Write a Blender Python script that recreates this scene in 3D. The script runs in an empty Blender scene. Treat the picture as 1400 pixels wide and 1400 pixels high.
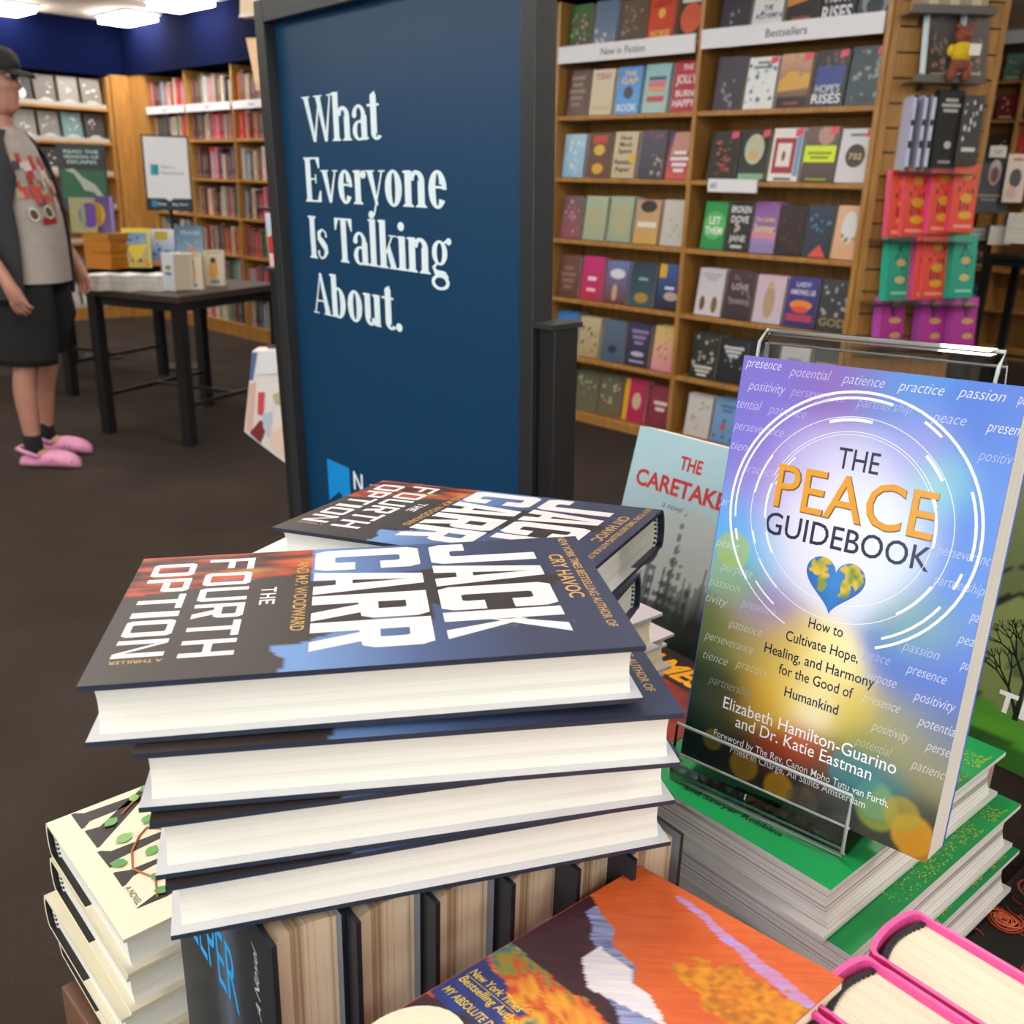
import bpy, math, random
from mathutils import Vector, Matrix, Euler
R_ = math.radians
rnd = random.Random(7)
SC = bpy.context.scene
COL = SC.collection
# ------------------------------------------------------------------ camera, world, light, exposure
CAM_Z, PITCH, ROLL, FPX = 1.35, R_(19.1), R_(1.65), 1294.0
_f = Vector((0, math.cos(PITCH), -math.sin(PITCH)))
_u0 = Vector((0, math.sin(PITCH), math.cos(PITCH)))
_x0 = Vector((1, 0, 0))
_x = _x0 * math.cos(ROLL) + _u0 * math.sin(ROLL)
_u = -_x0 * math.sin(ROLL) + _u0 * math.cos(ROLL)
cam = bpy.data.cameras.new('camera')
cam_o = bpy.data.objects.new('camera', cam)
COL.objects.link(cam_o)
cam.sensor_width = 36.0
cam.lens = 36.0 * FPX / 1400.0
cam.clip_start = 0.02
cam_o.matrix_world = Matrix(((_x.x, _u.x, -_f.x, 0), (_x.y, _u.y, -_f.y, 0), (_x.z, _u.z, -_f.z, CAM_Z), (0, 0, 0, 1)))
cam.dof.use_dof = True
cam.dof.focus_distance = 0.56
cam.dof.aperture_fstop = 15.0
SC.camera = cam_o
SC.view_settings.view_transform = 'Standard'
SC.view_settings.look = 'None'
SC.view_settings.gamma = 1.0
SC.view_settings.exposure = -0.09
try:
    SC.cycles.use_denoising = True
    SC.cycles.max_bounces = 8
    SC.cycles.diffuse_bounces = 4
    SC.cycles.glossy_bounces = 4
    SC.cycles.transmission_bounces = 8
    SC.cycles.transparent_max_bounces = 8
    SC.cycles.caustics_reflective = False
    SC.cycles.caustics_refractive = False
    SC.cycles.sample_clamp_indirect = 6.0
except Exception:
    pass
world = bpy.data.worlds.new('world')
SC.world = world
world.use_nodes = True
world.node_tree.nodes['Background'].inputs[0].default_value = (0.75, 0.85, 1.0, 1)
world.node_tree.nodes['Background'].inputs[1].default_value = 0.6
# store axes: U runs along the shop wall towards the viewer's right, V runs away from the viewer
YAW = R_(-44.5)
U = Vector((math.cos(YAW), math.sin(YAW), 0))
V = Vector((-math.sin(YAW), math.cos(YAW), 0))
def W(u, v, z=0.0):
    return U * u + V * v + Vector((0, 0, z))
def ray(px, py):
    return _f + _x * ((px - 700) / FPX) - _u * ((py - 700) / FPX)
def at(px, py, z=None, y=None, v=None):
    d = ray(px, py)
    if z is not None: t = (z - CAM_Z) / d.z
    elif y is not None: t = y / d.y
    else: t = v / d.dot(V)
    return d * t + Vector((0, 0, CAM_Z))
def area_light(name, loc, dirv, sx, sy, power, col):
    l = bpy.data.lights.new(name, 'AREA'); l.shape = 'RECTANGLE'; l.size = sx; l.size_y = sy; l.energy = power; l.color = col
    o = bpy.data.objects.new(name, l); COL.objects.link(o)
    o.location = loc
    o.rotation_euler = dirv.to_track_quat('-Z', 'Y').to_euler()
    return o
for k, (uu, ww) in enumerate(((-0.1, 2.6), (3.2, 2.6))):
    area_light('window_daylight', W(uu, -4.5, 1.55), V, ww, 2.1, 78, (0.86, 0.94, 1.0))

# ------------------------------------------------------------------ helpers
def hx(s):
    s = s.lstrip('#')
    c = [int(s[i:i + 2], 16) / 255 for i in (0, 2, 4)]
    return tuple((x / 12.92 if x <= 0.04045 else ((x + 0.055) / 1.055) ** 2.4) for x in c)
def mixc(a, b, t):
    t = max(0.0, min(1.0, t))
    return tuple(a[i] * (1 - t) + b[i] * t for i in range(3))
WHITE = (0.8, 0.8, 0.8)
def _h(i, j): return (math.sin(i * 127.1 + j * 311.7) * 43758.5453) % 1.0
def vnoise(x, y):
    i, j = math.floor(x), math.floor(y); u_, v_ = x - i, y - j; u_ = u_ * u_ * (3 - 2 * u_); v_ = v_ * v_ * (3 - 2 * v_)
    return (_h(i, j) * (1 - u_) + _h(i + 1, j) * u_) * (1 - v_) + (_h(i, j + 1) * (1 - u_) + _h(i + 1, j + 1) * u_) * v_
_txt = {}
def text_geo(s, bold=0.0, shear=0.0):
    k = (s, bold, shear)
    if k not in _txt:
        c = bpy.data.curves.new('lettering', 'FONT'); c.body = s; c.offset = bold; c.shear = shear; c.resolution_u = 3
        o = bpy.data.objects.new('lettering', c); COL.objects.link(o)
        dg = bpy.context.evaluated_depsgraph_get(); dg.update()
        me = bpy.data.meshes.new_from_object(o.evaluated_get(dg))
        vs = [(v.co.x, v.co.y) for v in me.vertices]; fs = [tuple(p.vertices) for p in me.polygons]
        bpy.data.objects.remove(o); bpy.data.curves.remove(c); bpy.data.meshes.remove(me)
        x0 = min(v[0] for v in vs); x1 = max(v[0] for v in vs)
        _txt[k] = ([((v[0] - x0), v[1] / 0.683) for v in vs], fs, x1 - x0)   # cap height scaled to 1
    return _txt[k]

class MB:
    """collects shapes and links them as ONE mesh object"""
    def __init__(s): s.v = []; s.f = []; s.m = []; s.c = []; s.sm = []
    def add(s, vs, fs, col=WHITE, mat=0, smooth=False):
        n = len(s.v); s.v += [tuple(x) for x in vs]
        s.c += list(col) if isinstance(col, list) else [col] * len(vs)
        for f in fs: s.f.append(tuple(i + n for i in f)); s.m.append(mat); s.sm.append(smooth)
    def box(s, a, b, col=WHITE, mat=0):
        x0, y0, z0 = a; x1, y1, z1 = b
        s.add([(x0, y0, z0), (x1, y0, z0), (x1, y1, z0), (x0, y1, z0), (x0, y0, z1), (x1, y0, z1), (x1, y1, z1), (x0, y1, z1)],
              [(0, 3, 2, 1), (4, 5, 6, 7), (0, 1, 5, 4), (1, 2, 6, 5), (2, 3, 7, 6), (3, 0, 4, 7)], col, mat)
    def obox(s, O, X, Y, Z, col=WHITE, mat=0):
        O, X, Y, Z = map(Vector, (O, X, Y, Z))
        s.add([O, O + X, O + X + Y, O + Y, O + Z, O + X + Z, O + X + Y + Z, O + Y + Z],
              [(0, 3, 2, 1), (4, 5, 6, 7), (0, 1, 5, 4), (1, 2, 6, 5), (2, 3, 7, 6), (3, 0, 4, 7)], col, mat)
    def poly(s, pts, col=WHITE, mat=0):
        s.add(pts, [tuple(range(len(pts)))], col, mat)
    def grid(s, O, X, Y, nu, nv, fn, mat=0, warp=None):
        """fn(a, b) with a, b in 0..1 gives the printed colour"""
        O, X, Y = Vector(O), Vector(X), Vector(Y); vs = []; cs = []
        for j in range(nv + 1):
            for i in range(nu + 1):
                a, b = i / nu, j / nv
                p = O + X * a + Y * b
                if warp: p = p + warp(a, b)
                vs.append(p); cs.append(fn(a, b))
        fs = [(j * (nu + 1) + i, j * (nu + 1) + i + 1, (j + 1) * (nu + 1) + i + 1, (j + 1) * (nu + 1) + i) for j in range(nv) for i in range(nu)]
        s.add(vs, fs, cs, mat)
    def tube(s, pts, r, n=8, col=WHITE, mat=0, smooth=True, cap=True):
        pts = [Vector(p) for p in pts]; k = len(pts); rs = r if isinstance(r, list) else [r] * k
        vs = []; up = Vector((0, 0, 1))
        for i, p in enumerate(pts):
            t = (pts[min(i + 1, k - 1)] - pts[max(i - 1, 0)]).normalized()
            a = t.cross(up)
            if a.length < 1e-3: a = t.cross(Vector((1, 0, 0)))
            a.normalize(); b = a.cross(t)
            for j in range(n):
                an = 2 * math.pi * j / n
                vs.append(p + a * (rs[i] * math.cos(an)) + b * (rs[i] * math.sin(an)))
        fs = [(i * n + j, i * n + (j + 1) % n, (i + 1) * n + (j + 1) % n, (i + 1) * n + j) for i in range(k - 1) for j in range(n)]
        if cap: fs += [tuple(range(n))[::-1], tuple((k - 1) * n + j for j in range(n))]
        s.add(vs, fs, col, mat, smooth)
    def loft(s, secs, col=WHITE, mat=0, smooth=True, cap=True):
        n = len(secs[0]); vs = [p for q in secs for p in q]
        fs = [(i * n + j, i * n + (j + 1) % n, (i + 1) * n + (j + 1) % n, (i + 1) * n + j) for i in range(len(secs) - 1) for j in range(n)]
        if cap: fs += [tuple(range(n))[::-1], tuple((len(secs) - 1) * n + j for j in range(n))]
        s.add(vs, fs, col, mat, smooth)
    def text(s, t, O, X, Y, h, w=None, col=WHITE, bold=0.0, shear=0.0, align='L', mat=0, sp=1.0):
        """lettering: O baseline start, X reading direction, Y up (unit vectors), h cap height, w total width"""
        O, X, Y = Vector(O), Vector(X).normalized(), Vector(Y).normalized()
        vs, fs, tw = text_geo(t, bold, shear)
        sx = (w / tw) if w else h * sp / 0.683
        wd = tw * sx
        off = 0 if align == 'L' else (-wd / 2 if align == 'C' else -wd)
        s.add([O + X * (v[0] * sx + off) + Y * (v[1] * h) for v in vs], fs, col, mat)
    def flat(s, polys, O, X, Y, sx=1.0, sy=1.0, col=WHITE, mat=0):
        O, X, Y = Vector(O), Vector(X).normalized(), Vector(Y).normalized()
        for p in polys: s.poly([O + X * (a * sx) + Y * (b * sy) for a, b in p], col, mat)
    def build(s, name, mats, parent=None, mw=None, bevel=0.0):
        me = bpy.data.meshes.new(name)
        me.from_pydata(s.v, [], s.f)
        mats = mats if isinstance(mats, (list, tuple)) else [mats]
        for m in mats: me.materials.append(m)
        me.polygons.foreach_set('material_index', s.m)
        me.polygons.foreach_set('use_smooth', s.sm)
        at_ = me.color_attributes.new('Col', 'FLOAT_COLOR', 'POINT')
        at_.data.foreach_set('color', [x for c in s.c for x in (c[0], c[1], c[2], 1.0)])
        me.update()
        o = bpy.data.objects.new(name, me); COL.objects.link(o)
        if parent is not None: o.parent = parent
        if mw is not None: o.matrix_world = mw
        if bevel:
            b = o.modifiers.new('bevel', 'BEVEL'); b.width = bevel; b.segments = 2; b.limit_method = 'ANGLE'
        return o
def frame(O, X, Y, Z):
    X, Y, Z = Vector(X).normalized(), Vector(Y).normalized(), Vector(Z).normalized()
    return Matrix(((X.x, Y.x, Z.x, O[0]), (X.y, Y.y, Z.y, O[1]), (X.z, Y.z, Z.z, O[2]), (0, 0, 0, 1)))
def eul(loc, e):
    return Matrix.Translation(Vector(loc)) @ Euler([R_(a) for a in e], 'XYZ').to_matrix().to_4x4()
def empty(name, mw=None):
    o = bpy.data.objects.new(name, None); COL.objects.link(o); o.empty_display_size = 0.05
    if mw is not None: o.matrix_world = mw
    return o
def tag(o, label, cat, group=None, kind=None):
    if label: o['label'] = label
    if cat: o['category'] = cat
    if group: o['group'] = group
    if kind: o['kind'] = kind
    return o
def struct(o):
    o['kind'] = 'structure'; return o
KIDS = {}
def copy_tree(root, mw, name=None):
    r = root.copy(); COL.objects.link(r); r.matrix_world = mw
    for ch in [c for c in COL.objects if c.parent == root] if root.name not in KIDS else [bpy.data.objects[n] for n in KIDS[root.name]]:
        c = ch.copy(); COL.objects.link(c); c.parent = r
    return r

# ------------------------------------------------------------------ materials (all node based)
def newmat(name):
    m = bpy.data.materials.new(name); m.use_nodes = True
    nt = m.node_tree; return m, nt, nt.nodes['Principled BSDF']
def pmat(name, col, rough=0.5, metal=0.0, spec=0.5, noise=0.0, scale=40.0, bump=0.0, stretch=(1, 1, 1), coat=0.0):
    m, nt, b = newmat(name)
    b.inputs['Roughness'].default_value = rough; b.inputs['Metallic'].default_value = metal
    b.inputs['Specular IOR Level'].default_value = spec; b.inputs['Coat Weight'].default_value = coat
    tc = nt.nodes.new('ShaderNodeTexCoord'); mp = nt.nodes.new('ShaderNodeMapping'); mp.inputs['Scale'].default_value = stretch
    nz = nt.nodes.new('ShaderNodeTexNoise'); nz.inputs['Scale'].default_value = scale; nz.inputs['Detail'].default_value = 4
    nt.links.new(tc.outputs['Object'], mp.inputs['Vector']); nt.links.new(mp.outputs[0], nz.inputs['Vector'])
    rp = nt.nodes.new('ShaderNodeValToRGB')
    rp.color_ramp.elements[0].color = tuple(c * (1 - noise) for c in col) + (1,); rp.color_ramp.elements[1].color = tuple(min(1, c * (1 + noise)) for c in col) + (1,)
    rp.color_ramp.elements[0].position = 0.3; rp.color_ramp.elements[1].position = 0.7
    nt.links.new(nz.outputs['Fac'], rp.inputs[0]); nt.links.new(rp.outputs[0], b.inputs['Base Color'])
    if bump:
        bp = nt.nodes.new('ShaderNodeBump'); bp.inputs['Strength'].default_value = bump; bp.inputs['Distance'].default_value = 0.002
        nt.links.new(nz.outputs['Fac'], bp.inputs['Height']); nt.links.new(bp.outputs[0], b.inputs['Normal'])
    return m
def printmat(name, rough, spec=0.5, coat=0.0, bump=0.0):
    m, nt, b = newmat(name)
    a = nt.nodes.new('ShaderNodeAttribute'); a.attribute_name = 'Col'
    nt.links.new(a.outputs['Color'], b.inputs['Base Color'])
    b.inputs['Roughness'].default_value = rough; b.inputs['Specular IOR Level'].default_value = spec
    b.inputs['Coat Weight'].default_value = coat; b.inputs['Coat Roughness'].default_value = 0.12
    if bump:
        tc = nt.nodes.new('ShaderNodeTexCoord'); nz = nt.nodes.new('ShaderNodeTexNoise'); nz.inputs['Scale'].default_value = 60
        nt.links.new(tc.outputs['Object'], nz.inputs['Vector'])
        bp = nt.nodes.new('ShaderNodeBump'); bp.inputs['Strength'].default_value = bump; bp.inputs['Distance'].default_value = 0.0006
        nt.links.new(nz.outputs['Fac'], bp.inputs['Height']); nt.links.new(bp.outputs[0], b.inputs['Normal'])
        nt.links.new(bp.outputs[0], b.inputs['Coat Normal'])
    return m
M = {}
M['jacket'] = printmat('jacket_print', 0.42)
M['gloss'] = printmat('glossy_print', 0.24, spec=0.55, bump=0.10)
M['cloth'] = printmat('fabric_print', 0.85, spec=0.2)
def pagemat(name, col, dark, scale=900, contrast=0.5):
    """leaves of a page block: thin lines along the thickness (local z)"""
    m, nt, b = newmat(name); b.inputs['Roughness'].default_value = 0.8; b.inputs['Specular IOR Level'].default_value = 0.15
    tc = nt.nodes.new('ShaderNodeTexCoord'); mp = nt.nodes.new('ShaderNodeMapping'); mp.inputs['Scale'].default_value = (1.2, 1.2, scale)
    nz = nt.nodes.new('ShaderNodeTexNoise'); nz.inputs['Scale'].default_value = 1.0; nz.inputs['Detail'].default_value = 3
    nt.links.new(tc.outputs['Object'], mp.inputs['Vector']); nt.links.new(mp.outputs[0], nz.inputs['Vector'])
    rp = nt.nodes.new('ShaderNodeValToRGB'); rp.color_ramp.elements[1].position = 0.5 if contrast > .2 else .43; rp.color_ramp.elements[0].position = 0.5 - contrast / 2 if contrast > .2 else .43 - contrast
    rp.color_ramp.elements[0].color = dark + (1,); rp.color_ramp.elements[1].color = col + (1,)
    nt.links.new(nz.outputs['Fac'], rp.inputs[0]); nt.links.new(rp.outputs[0], b.inputs['Base Color'])
    bp = nt.nodes.new('ShaderNodeBump'); bp.inputs['Strength'].default_value = 0.25; bp.inputs['Distance'].default_value = 0.0004
    nt.links.new(nz.outputs['Fac'], bp.inputs['Height']); nt.links.new(bp.outputs[0], b.inputs['Normal'])
    return m
M['pages_white'] = pagemat('pages_white', (0.80, 0.78, 0.71), (0.68, 0.65, 0.57), 900, 0.5)
M['pages_tan'] = pagemat('pages_tan', (0.66, 0.52, 0.37), (0.34, 0.23, 0.14), 330, 0.3)
M['pages_cream'] = pagemat('pages_cream', (0.80, 0.70, 0.54), (0.70, 0.6, 0.45), 900, 0.4)
M['pages_thick'] = pagemat('pages_thick', (0.86, 0.85, 0.83), (0.38, 0.36, 0.33), 520, 0.21)
def woodmat():
    m, nt, b = newmat('honey_oak'); b.inputs['Roughness'].default_value = 0.42
    tc = nt.nodes.new('ShaderNodeTexCoord'); mp = nt.nodes.new('ShaderNodeMapping'); mp.inputs['Scale'].default_value = (14, 14, 1.4)
    nz = nt.nodes.new('ShaderNodeTexNoise'); nz.inputs['Scale'].default_value = 3; nz.inputs['Detail'].default_value = 6; nz.inputs['Distortion'].default_value = 0.6
    nt.links.new(tc.outputs['Object'], mp.inputs['Vector']); nt.links.new(mp.outputs[0], nz.inputs['Vector'])
    rp = nt.nodes.new('ShaderNodeValToRGB'); rp.color_ramp.elements[0].color = hx('9a6a33') + (1,); rp.color_ramp.elements[1].color = hx('b98845') + (1,)
    rp.color_ramp.elements[0].position = 0.3; rp.color_ramp.elements[1].position = 0.7
    nt.links.new(nz.outputs['Fac'], rp.inputs[0]); nt.links.new(rp.outputs[0], b.inputs['Base Color'])
    return m
M['oak'] = woodmat()
M['brownwood'] = pmat('brown_laminate', hx('6b4a38'), 0.45, noise=0.2, scale=8, stretch=(2, 12, 12))
M['darkwood'] = pmat('dark_brown_wood', hx('3d3029'), 0.55, noise=0.25, scale=10, stretch=(2, 14, 14))
M['black'] = pmat('black_metal', (0.012, 0.012, 0.013), 0.42, noise=0.2, scale=200)
M['frame'] = pmat('charcoal_frame', (0.022, 0.023, 0.025), 0.4, noise=0.15, scale=150)
M['white'] = pmat('white_plastic', (0.75, 0.75, 0.76), 0.5, noise=0.02)
M['navy'] = pmat('navy_wall_paint', hx('070d2c'), 0.9, spec=0.03, noise=0.08, scale=6)
M['wallw'] = pmat('off_white_wall_paint', hx('cfc8bc'), 0.8, noise=0.04, scale=5)
def ceilmat():
    m, nt, b = newmat('ceiling_tiles'); b.inputs['Roughness'].default_value = 0.9
    tc = nt.nodes.new('ShaderNodeTexCoord'); br = nt.nodes.new('ShaderNodeTexBrick'); br.offset = 0.0
    br.inputs['Scale'].default_value = 1.0; br.inputs['Brick Width'].default_value = 1.22; br.inputs['Row Height'].default_value = 0.61
    br.inputs['Mortar Size'].default_value = 0.012; br.inputs['Color1'].default_value = hx('ede6da') + (1,); br.inputs['Color2'].default_value = hx('ebe4d8') + (1,)
    br.inputs['Mortar'].default_value = hx('e2dacd') + (1,)
    nt.links.new(tc.outputs['Object'], br.inputs['Vector']); nt.links.new(br.outputs['Color'], b.inputs['Base Color'])
    return m
M['ceiling'] = ceilmat()
def carpetmat():
    m, nt, b = newmat('carpet'); b.inputs['Roughness'].default_value = 0.95; b.inputs['Specular IOR Level'].default_value = 0.1
    tc = nt.nodes.new('ShaderNodeTexCoord')
    n1 = nt.nodes.new('ShaderNodeTexNoise'); n1.inputs['Scale'].default_value = 180; n1.inputs['Detail'].default_value = 3
    n2 = nt.nodes.new('ShaderNodeTexNoise'); n2.inputs['Scale'].default_value = 2.2; n2.inputs['Detail'].default_value = 3
    mx = nt.nodes.new('ShaderNodeMath'); mx.operation = 'ADD'
    for n in (n1, n2): nt.links.new(tc.outputs['Object'], n.inputs['Vector'])
    nt.links.new(n1.outputs['Fac'], mx.inputs[0]); nt.links.new(n2.outputs['Fac'], mx.inputs[1])
    rp = nt.nodes.new('ShaderNodeValToRGB'); rp.color_ramp.elements[0].position = 0.75; rp.color_ramp.elements[1].position = 1.25
    rp.color_ramp.elements[0].position = 0.35; rp.color_ramp.elements[1].position = 0.7
    hf = nt.nodes.new('ShaderNodeMath'); hf.operation = 'MULTIPLY'; hf.inputs[1].default_value = 0.5
    nt.links.new(mx.outputs[0], hf.inputs[0]); nt.links.new(hf.outputs[0], rp.inputs[0])
    rp.color_ramp.elements[0].color = hx('332c27') + (1,); rp.color_ramp.elements[1].color = hx('463d36') + (1,)
    nt.links.new(rp.outputs[0], b.inputs['Base Color'])
    bp = nt.nodes.new('ShaderNodeBump'); bp.inputs['Strength'].default_value = 0.5; bp.inputs['Distance'].default_value = 0.004
    nt.links.new(n1.outputs['Fac'], bp.inputs['Height']); nt.links.new(bp.outputs[0], b.inputs['Normal'])
    return m
M['carpet'] = carpetmat()
def emitmat(name, col, st):
    m, nt, b = newmat(name); b.inputs['Base Color'].default_value = col + (1,)
    tc = nt.nodes.new('ShaderNodeTexCoord'); nz = nt.nodes.new('ShaderNodeTexNoise'); nz.inputs['Scale'].default_value = 3
    nt.links.new(tc.outputs['Object'], nz.inputs['Vector'])
    rp = nt.nodes.new('ShaderNodeValToRGB'); rp.color_ramp.elements[0].color = tuple(c * .96 for c in col) + (1,); rp.color_ramp.elements[1].color = col + (1,)
    nt.links.new(nz.outputs['Fac'], rp.inputs[0]); nt.links.new(rp.outputs[0], b.inputs['Emission Color'])
    b.inputs['Emission Strength'].default_value = st
    return m
M['lamp'] = emitmat('lamp_diffuser', (1.0, 0.95, 0.88), 34)
def acrylmat():
    m, nt, b = newmat('clear_acrylic'); b.inputs['Base Color'].default_value = (0.97, 0.985, 0.98, 1)
    b.inputs['Transmission Weight'].default_value = 1.0; b.inputs['Roughness'].default_value = 0.02; b.inputs['IOR'].default_value = 1.49
    return m
M['acrylic'] = acrylmat()
M['glass'] = acrylmat()
M['skin'] = pmat('skin', hx('b98572'), 0.5, noise=0.1, scale=12)
M['foam'] = pmat('pink_foam', hx('e79ac0'), 0.5, noise=0.04, scale=30)
M['poster_ink'] = printmat('poster_print', 0.4, spec=0.5)
def clearmat(name, tint, ior=1.5, rough=0.03):
    m = bpy.data.materials.new(name); m.use_nodes = True; nt = m.node_tree; nt.nodes.clear()
    out = nt.nodes.new('ShaderNodeOutputMaterial'); mx = nt.nodes.new('ShaderNodeMixShader'); fr = nt.nodes.new('ShaderNodeFresnel'); fr.inputs['IOR'].default_value = ior
    tr = nt.nodes.new('ShaderNodeBsdfTransparent'); tr.inputs['Color'].default_value = tint + (1,)
    gl = nt.nodes.new('ShaderNodeBsdfGlossy'); gl.inputs['Roughness'].default_value = rough
    nt.links.new(fr.outputs[0], mx.inputs[0]); nt.links.new(tr.outputs[0], mx.inputs[1]); nt.links.new(gl.outputs[0], mx.inputs[2]); nt.links.new(mx.outputs[0], out.inputs[0])
    return m
M['clear'] = clearmat('clear_acrylic_sheet', (0.985, 0.99, 0.987))
# ------------------------------------------------------------------ the room (local axes: x = U, y = V)
ROOM = frame((0, 0, 0), U, V, (0, 0, 1))
CEIL = 2.65
def slab(name, a, b, m):
    q = MB(); q.box(a, b); o = q.build(name, m, mw=ROOM); return struct(o)
slab('floor', (-9.75, -4.6, -0.1), (5.6, 13.2, 0), M['carpet'])
slab('ceiling', (-9.75, -4.6, CEIL), (5.6, 13.2, CEIL + 0.1), M['ceiling'])
slab('wall_back', (-9.9, -4.6, 0), (-9.75, 13.2, CEIL), M['navy'])
slab('wall_right', (5.6, -4.6, 0), (5.75, 13.2, CEIL), M['wallw'])
slab('wall_far', (-9.75, 13.2, 0), (5.6, 13.35, CEIL), M['wallw'])
slab('wall_partition', (-9.75, 4.60, 0), (-2.15, 4.80, CEIL), M['navy'])
slab('wall_soffit', (-9.43, 4.25, 2.205), (-6.70, 4.60, CEIL), M['navy'])
slab('wall_soffit_side', (-6.70, 4.25, 2.31), (-2.05, 4.60, CEIL), M['navy'])
slab('wall_soffit_rear', (-9.75, -0.5, 2.19), (-9.43, 4.60, CEIL), M['navy'])
# shop front behind the viewer: wall with two window openings
q = MB()
for a, b in (((-9.75, -4.72, 0), (5.6, -4.6, 0.4)), ((-9.75, -4.72, 2.7), (5.6, -4.6, CEIL))): q.box(a, b)
q.box((-9.75, -4.72, 0.4), (-1.45, -4.6, 2.7)); q.box((1.25, -4.72, 0.4), (1.85, -4.6, 2.7)); q.box((4.55, -4.72, 0.4), (5.6, -4.6, 2.7))
struct(q.build('wall_front', M['wallw'], mw=ROOM))
for i, (a, b) in enumerate(((-1.45, 1.25), (1.85, 4.55))):
    q = MB()
    for c in ((a, -4.68, .4, a + .06, -4.62, 2.65), (b - .06, -4.68, .4, b, -4.62, 2.65), (a, -4.68, .4, b, -4.62, .46), (a, -4.68, 2.6, b, -4.62, 2.65)):
        q.box(c[:3], c[3:])
    struct(q.build('window_%d' % (i + 1), M['black'], mw=ROOM))
# ceiling lamps
def lamp(u, v, first=[None]):
    mw = frame(W(u, v, CEIL), U, V, (0, 0, 1))
    if first[0] is None:
        r = empty('ceiling_lamp', mw)
        q = MB(); q.box((-.285, -.135, -.065), (.285, .135, -.004)); q.build('lamp_diffuser', M['lamp'], r)
        q = MB()
        for c in ((-.31, -.16, -.02, .31, -.135, 0), (-.31, .135, -.02, .31, .16, 0), (-.31, -.135, -.02, -.285, .135, 0), (.285, -.135, -.02, .31, .135, 0)): q.box(c[:3], c[3:])
        q.build('lamp_frame', M['white'], r); first[0] = r
        KIDS[r.name] = [c.name for c in r.children]
        KIDS[r.name] = ['lamp_diffuser', 'lamp_frame']
    else: r = copy_tree(first[0], mw)
    return r
LAMPS = [(-8.85, 4.08), (-7.72, 4.00), (-9.30, 3.24)]
for u in (-7.4, -5.2, -3.0, -0.8, 1.4, 3.6):
    for v in (-3.2, -1.3, 0.6, 2.5): LAMPS.append((u, v))
for u in (-1.2, 1.6, 3.8):
    for v in (5.4, 7.2, 8.6, 11.2): LAMPS.append((u, v))
for i, (u, v) in enumerate(LAMPS):
    o = lamp(u, v)
    t = ['rectangular white ceiling lamp above the corner of the two bookcases', 'rectangular ceiling lamp over the side bookcase near the standing sign', 'rectangular ceiling lamp at the top edge above the man'][i] if i < 3 else 'rectangular white ceiling lamp panel'
    tag(o, t, 'ceiling lamp', 'ceiling lamps')

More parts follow.
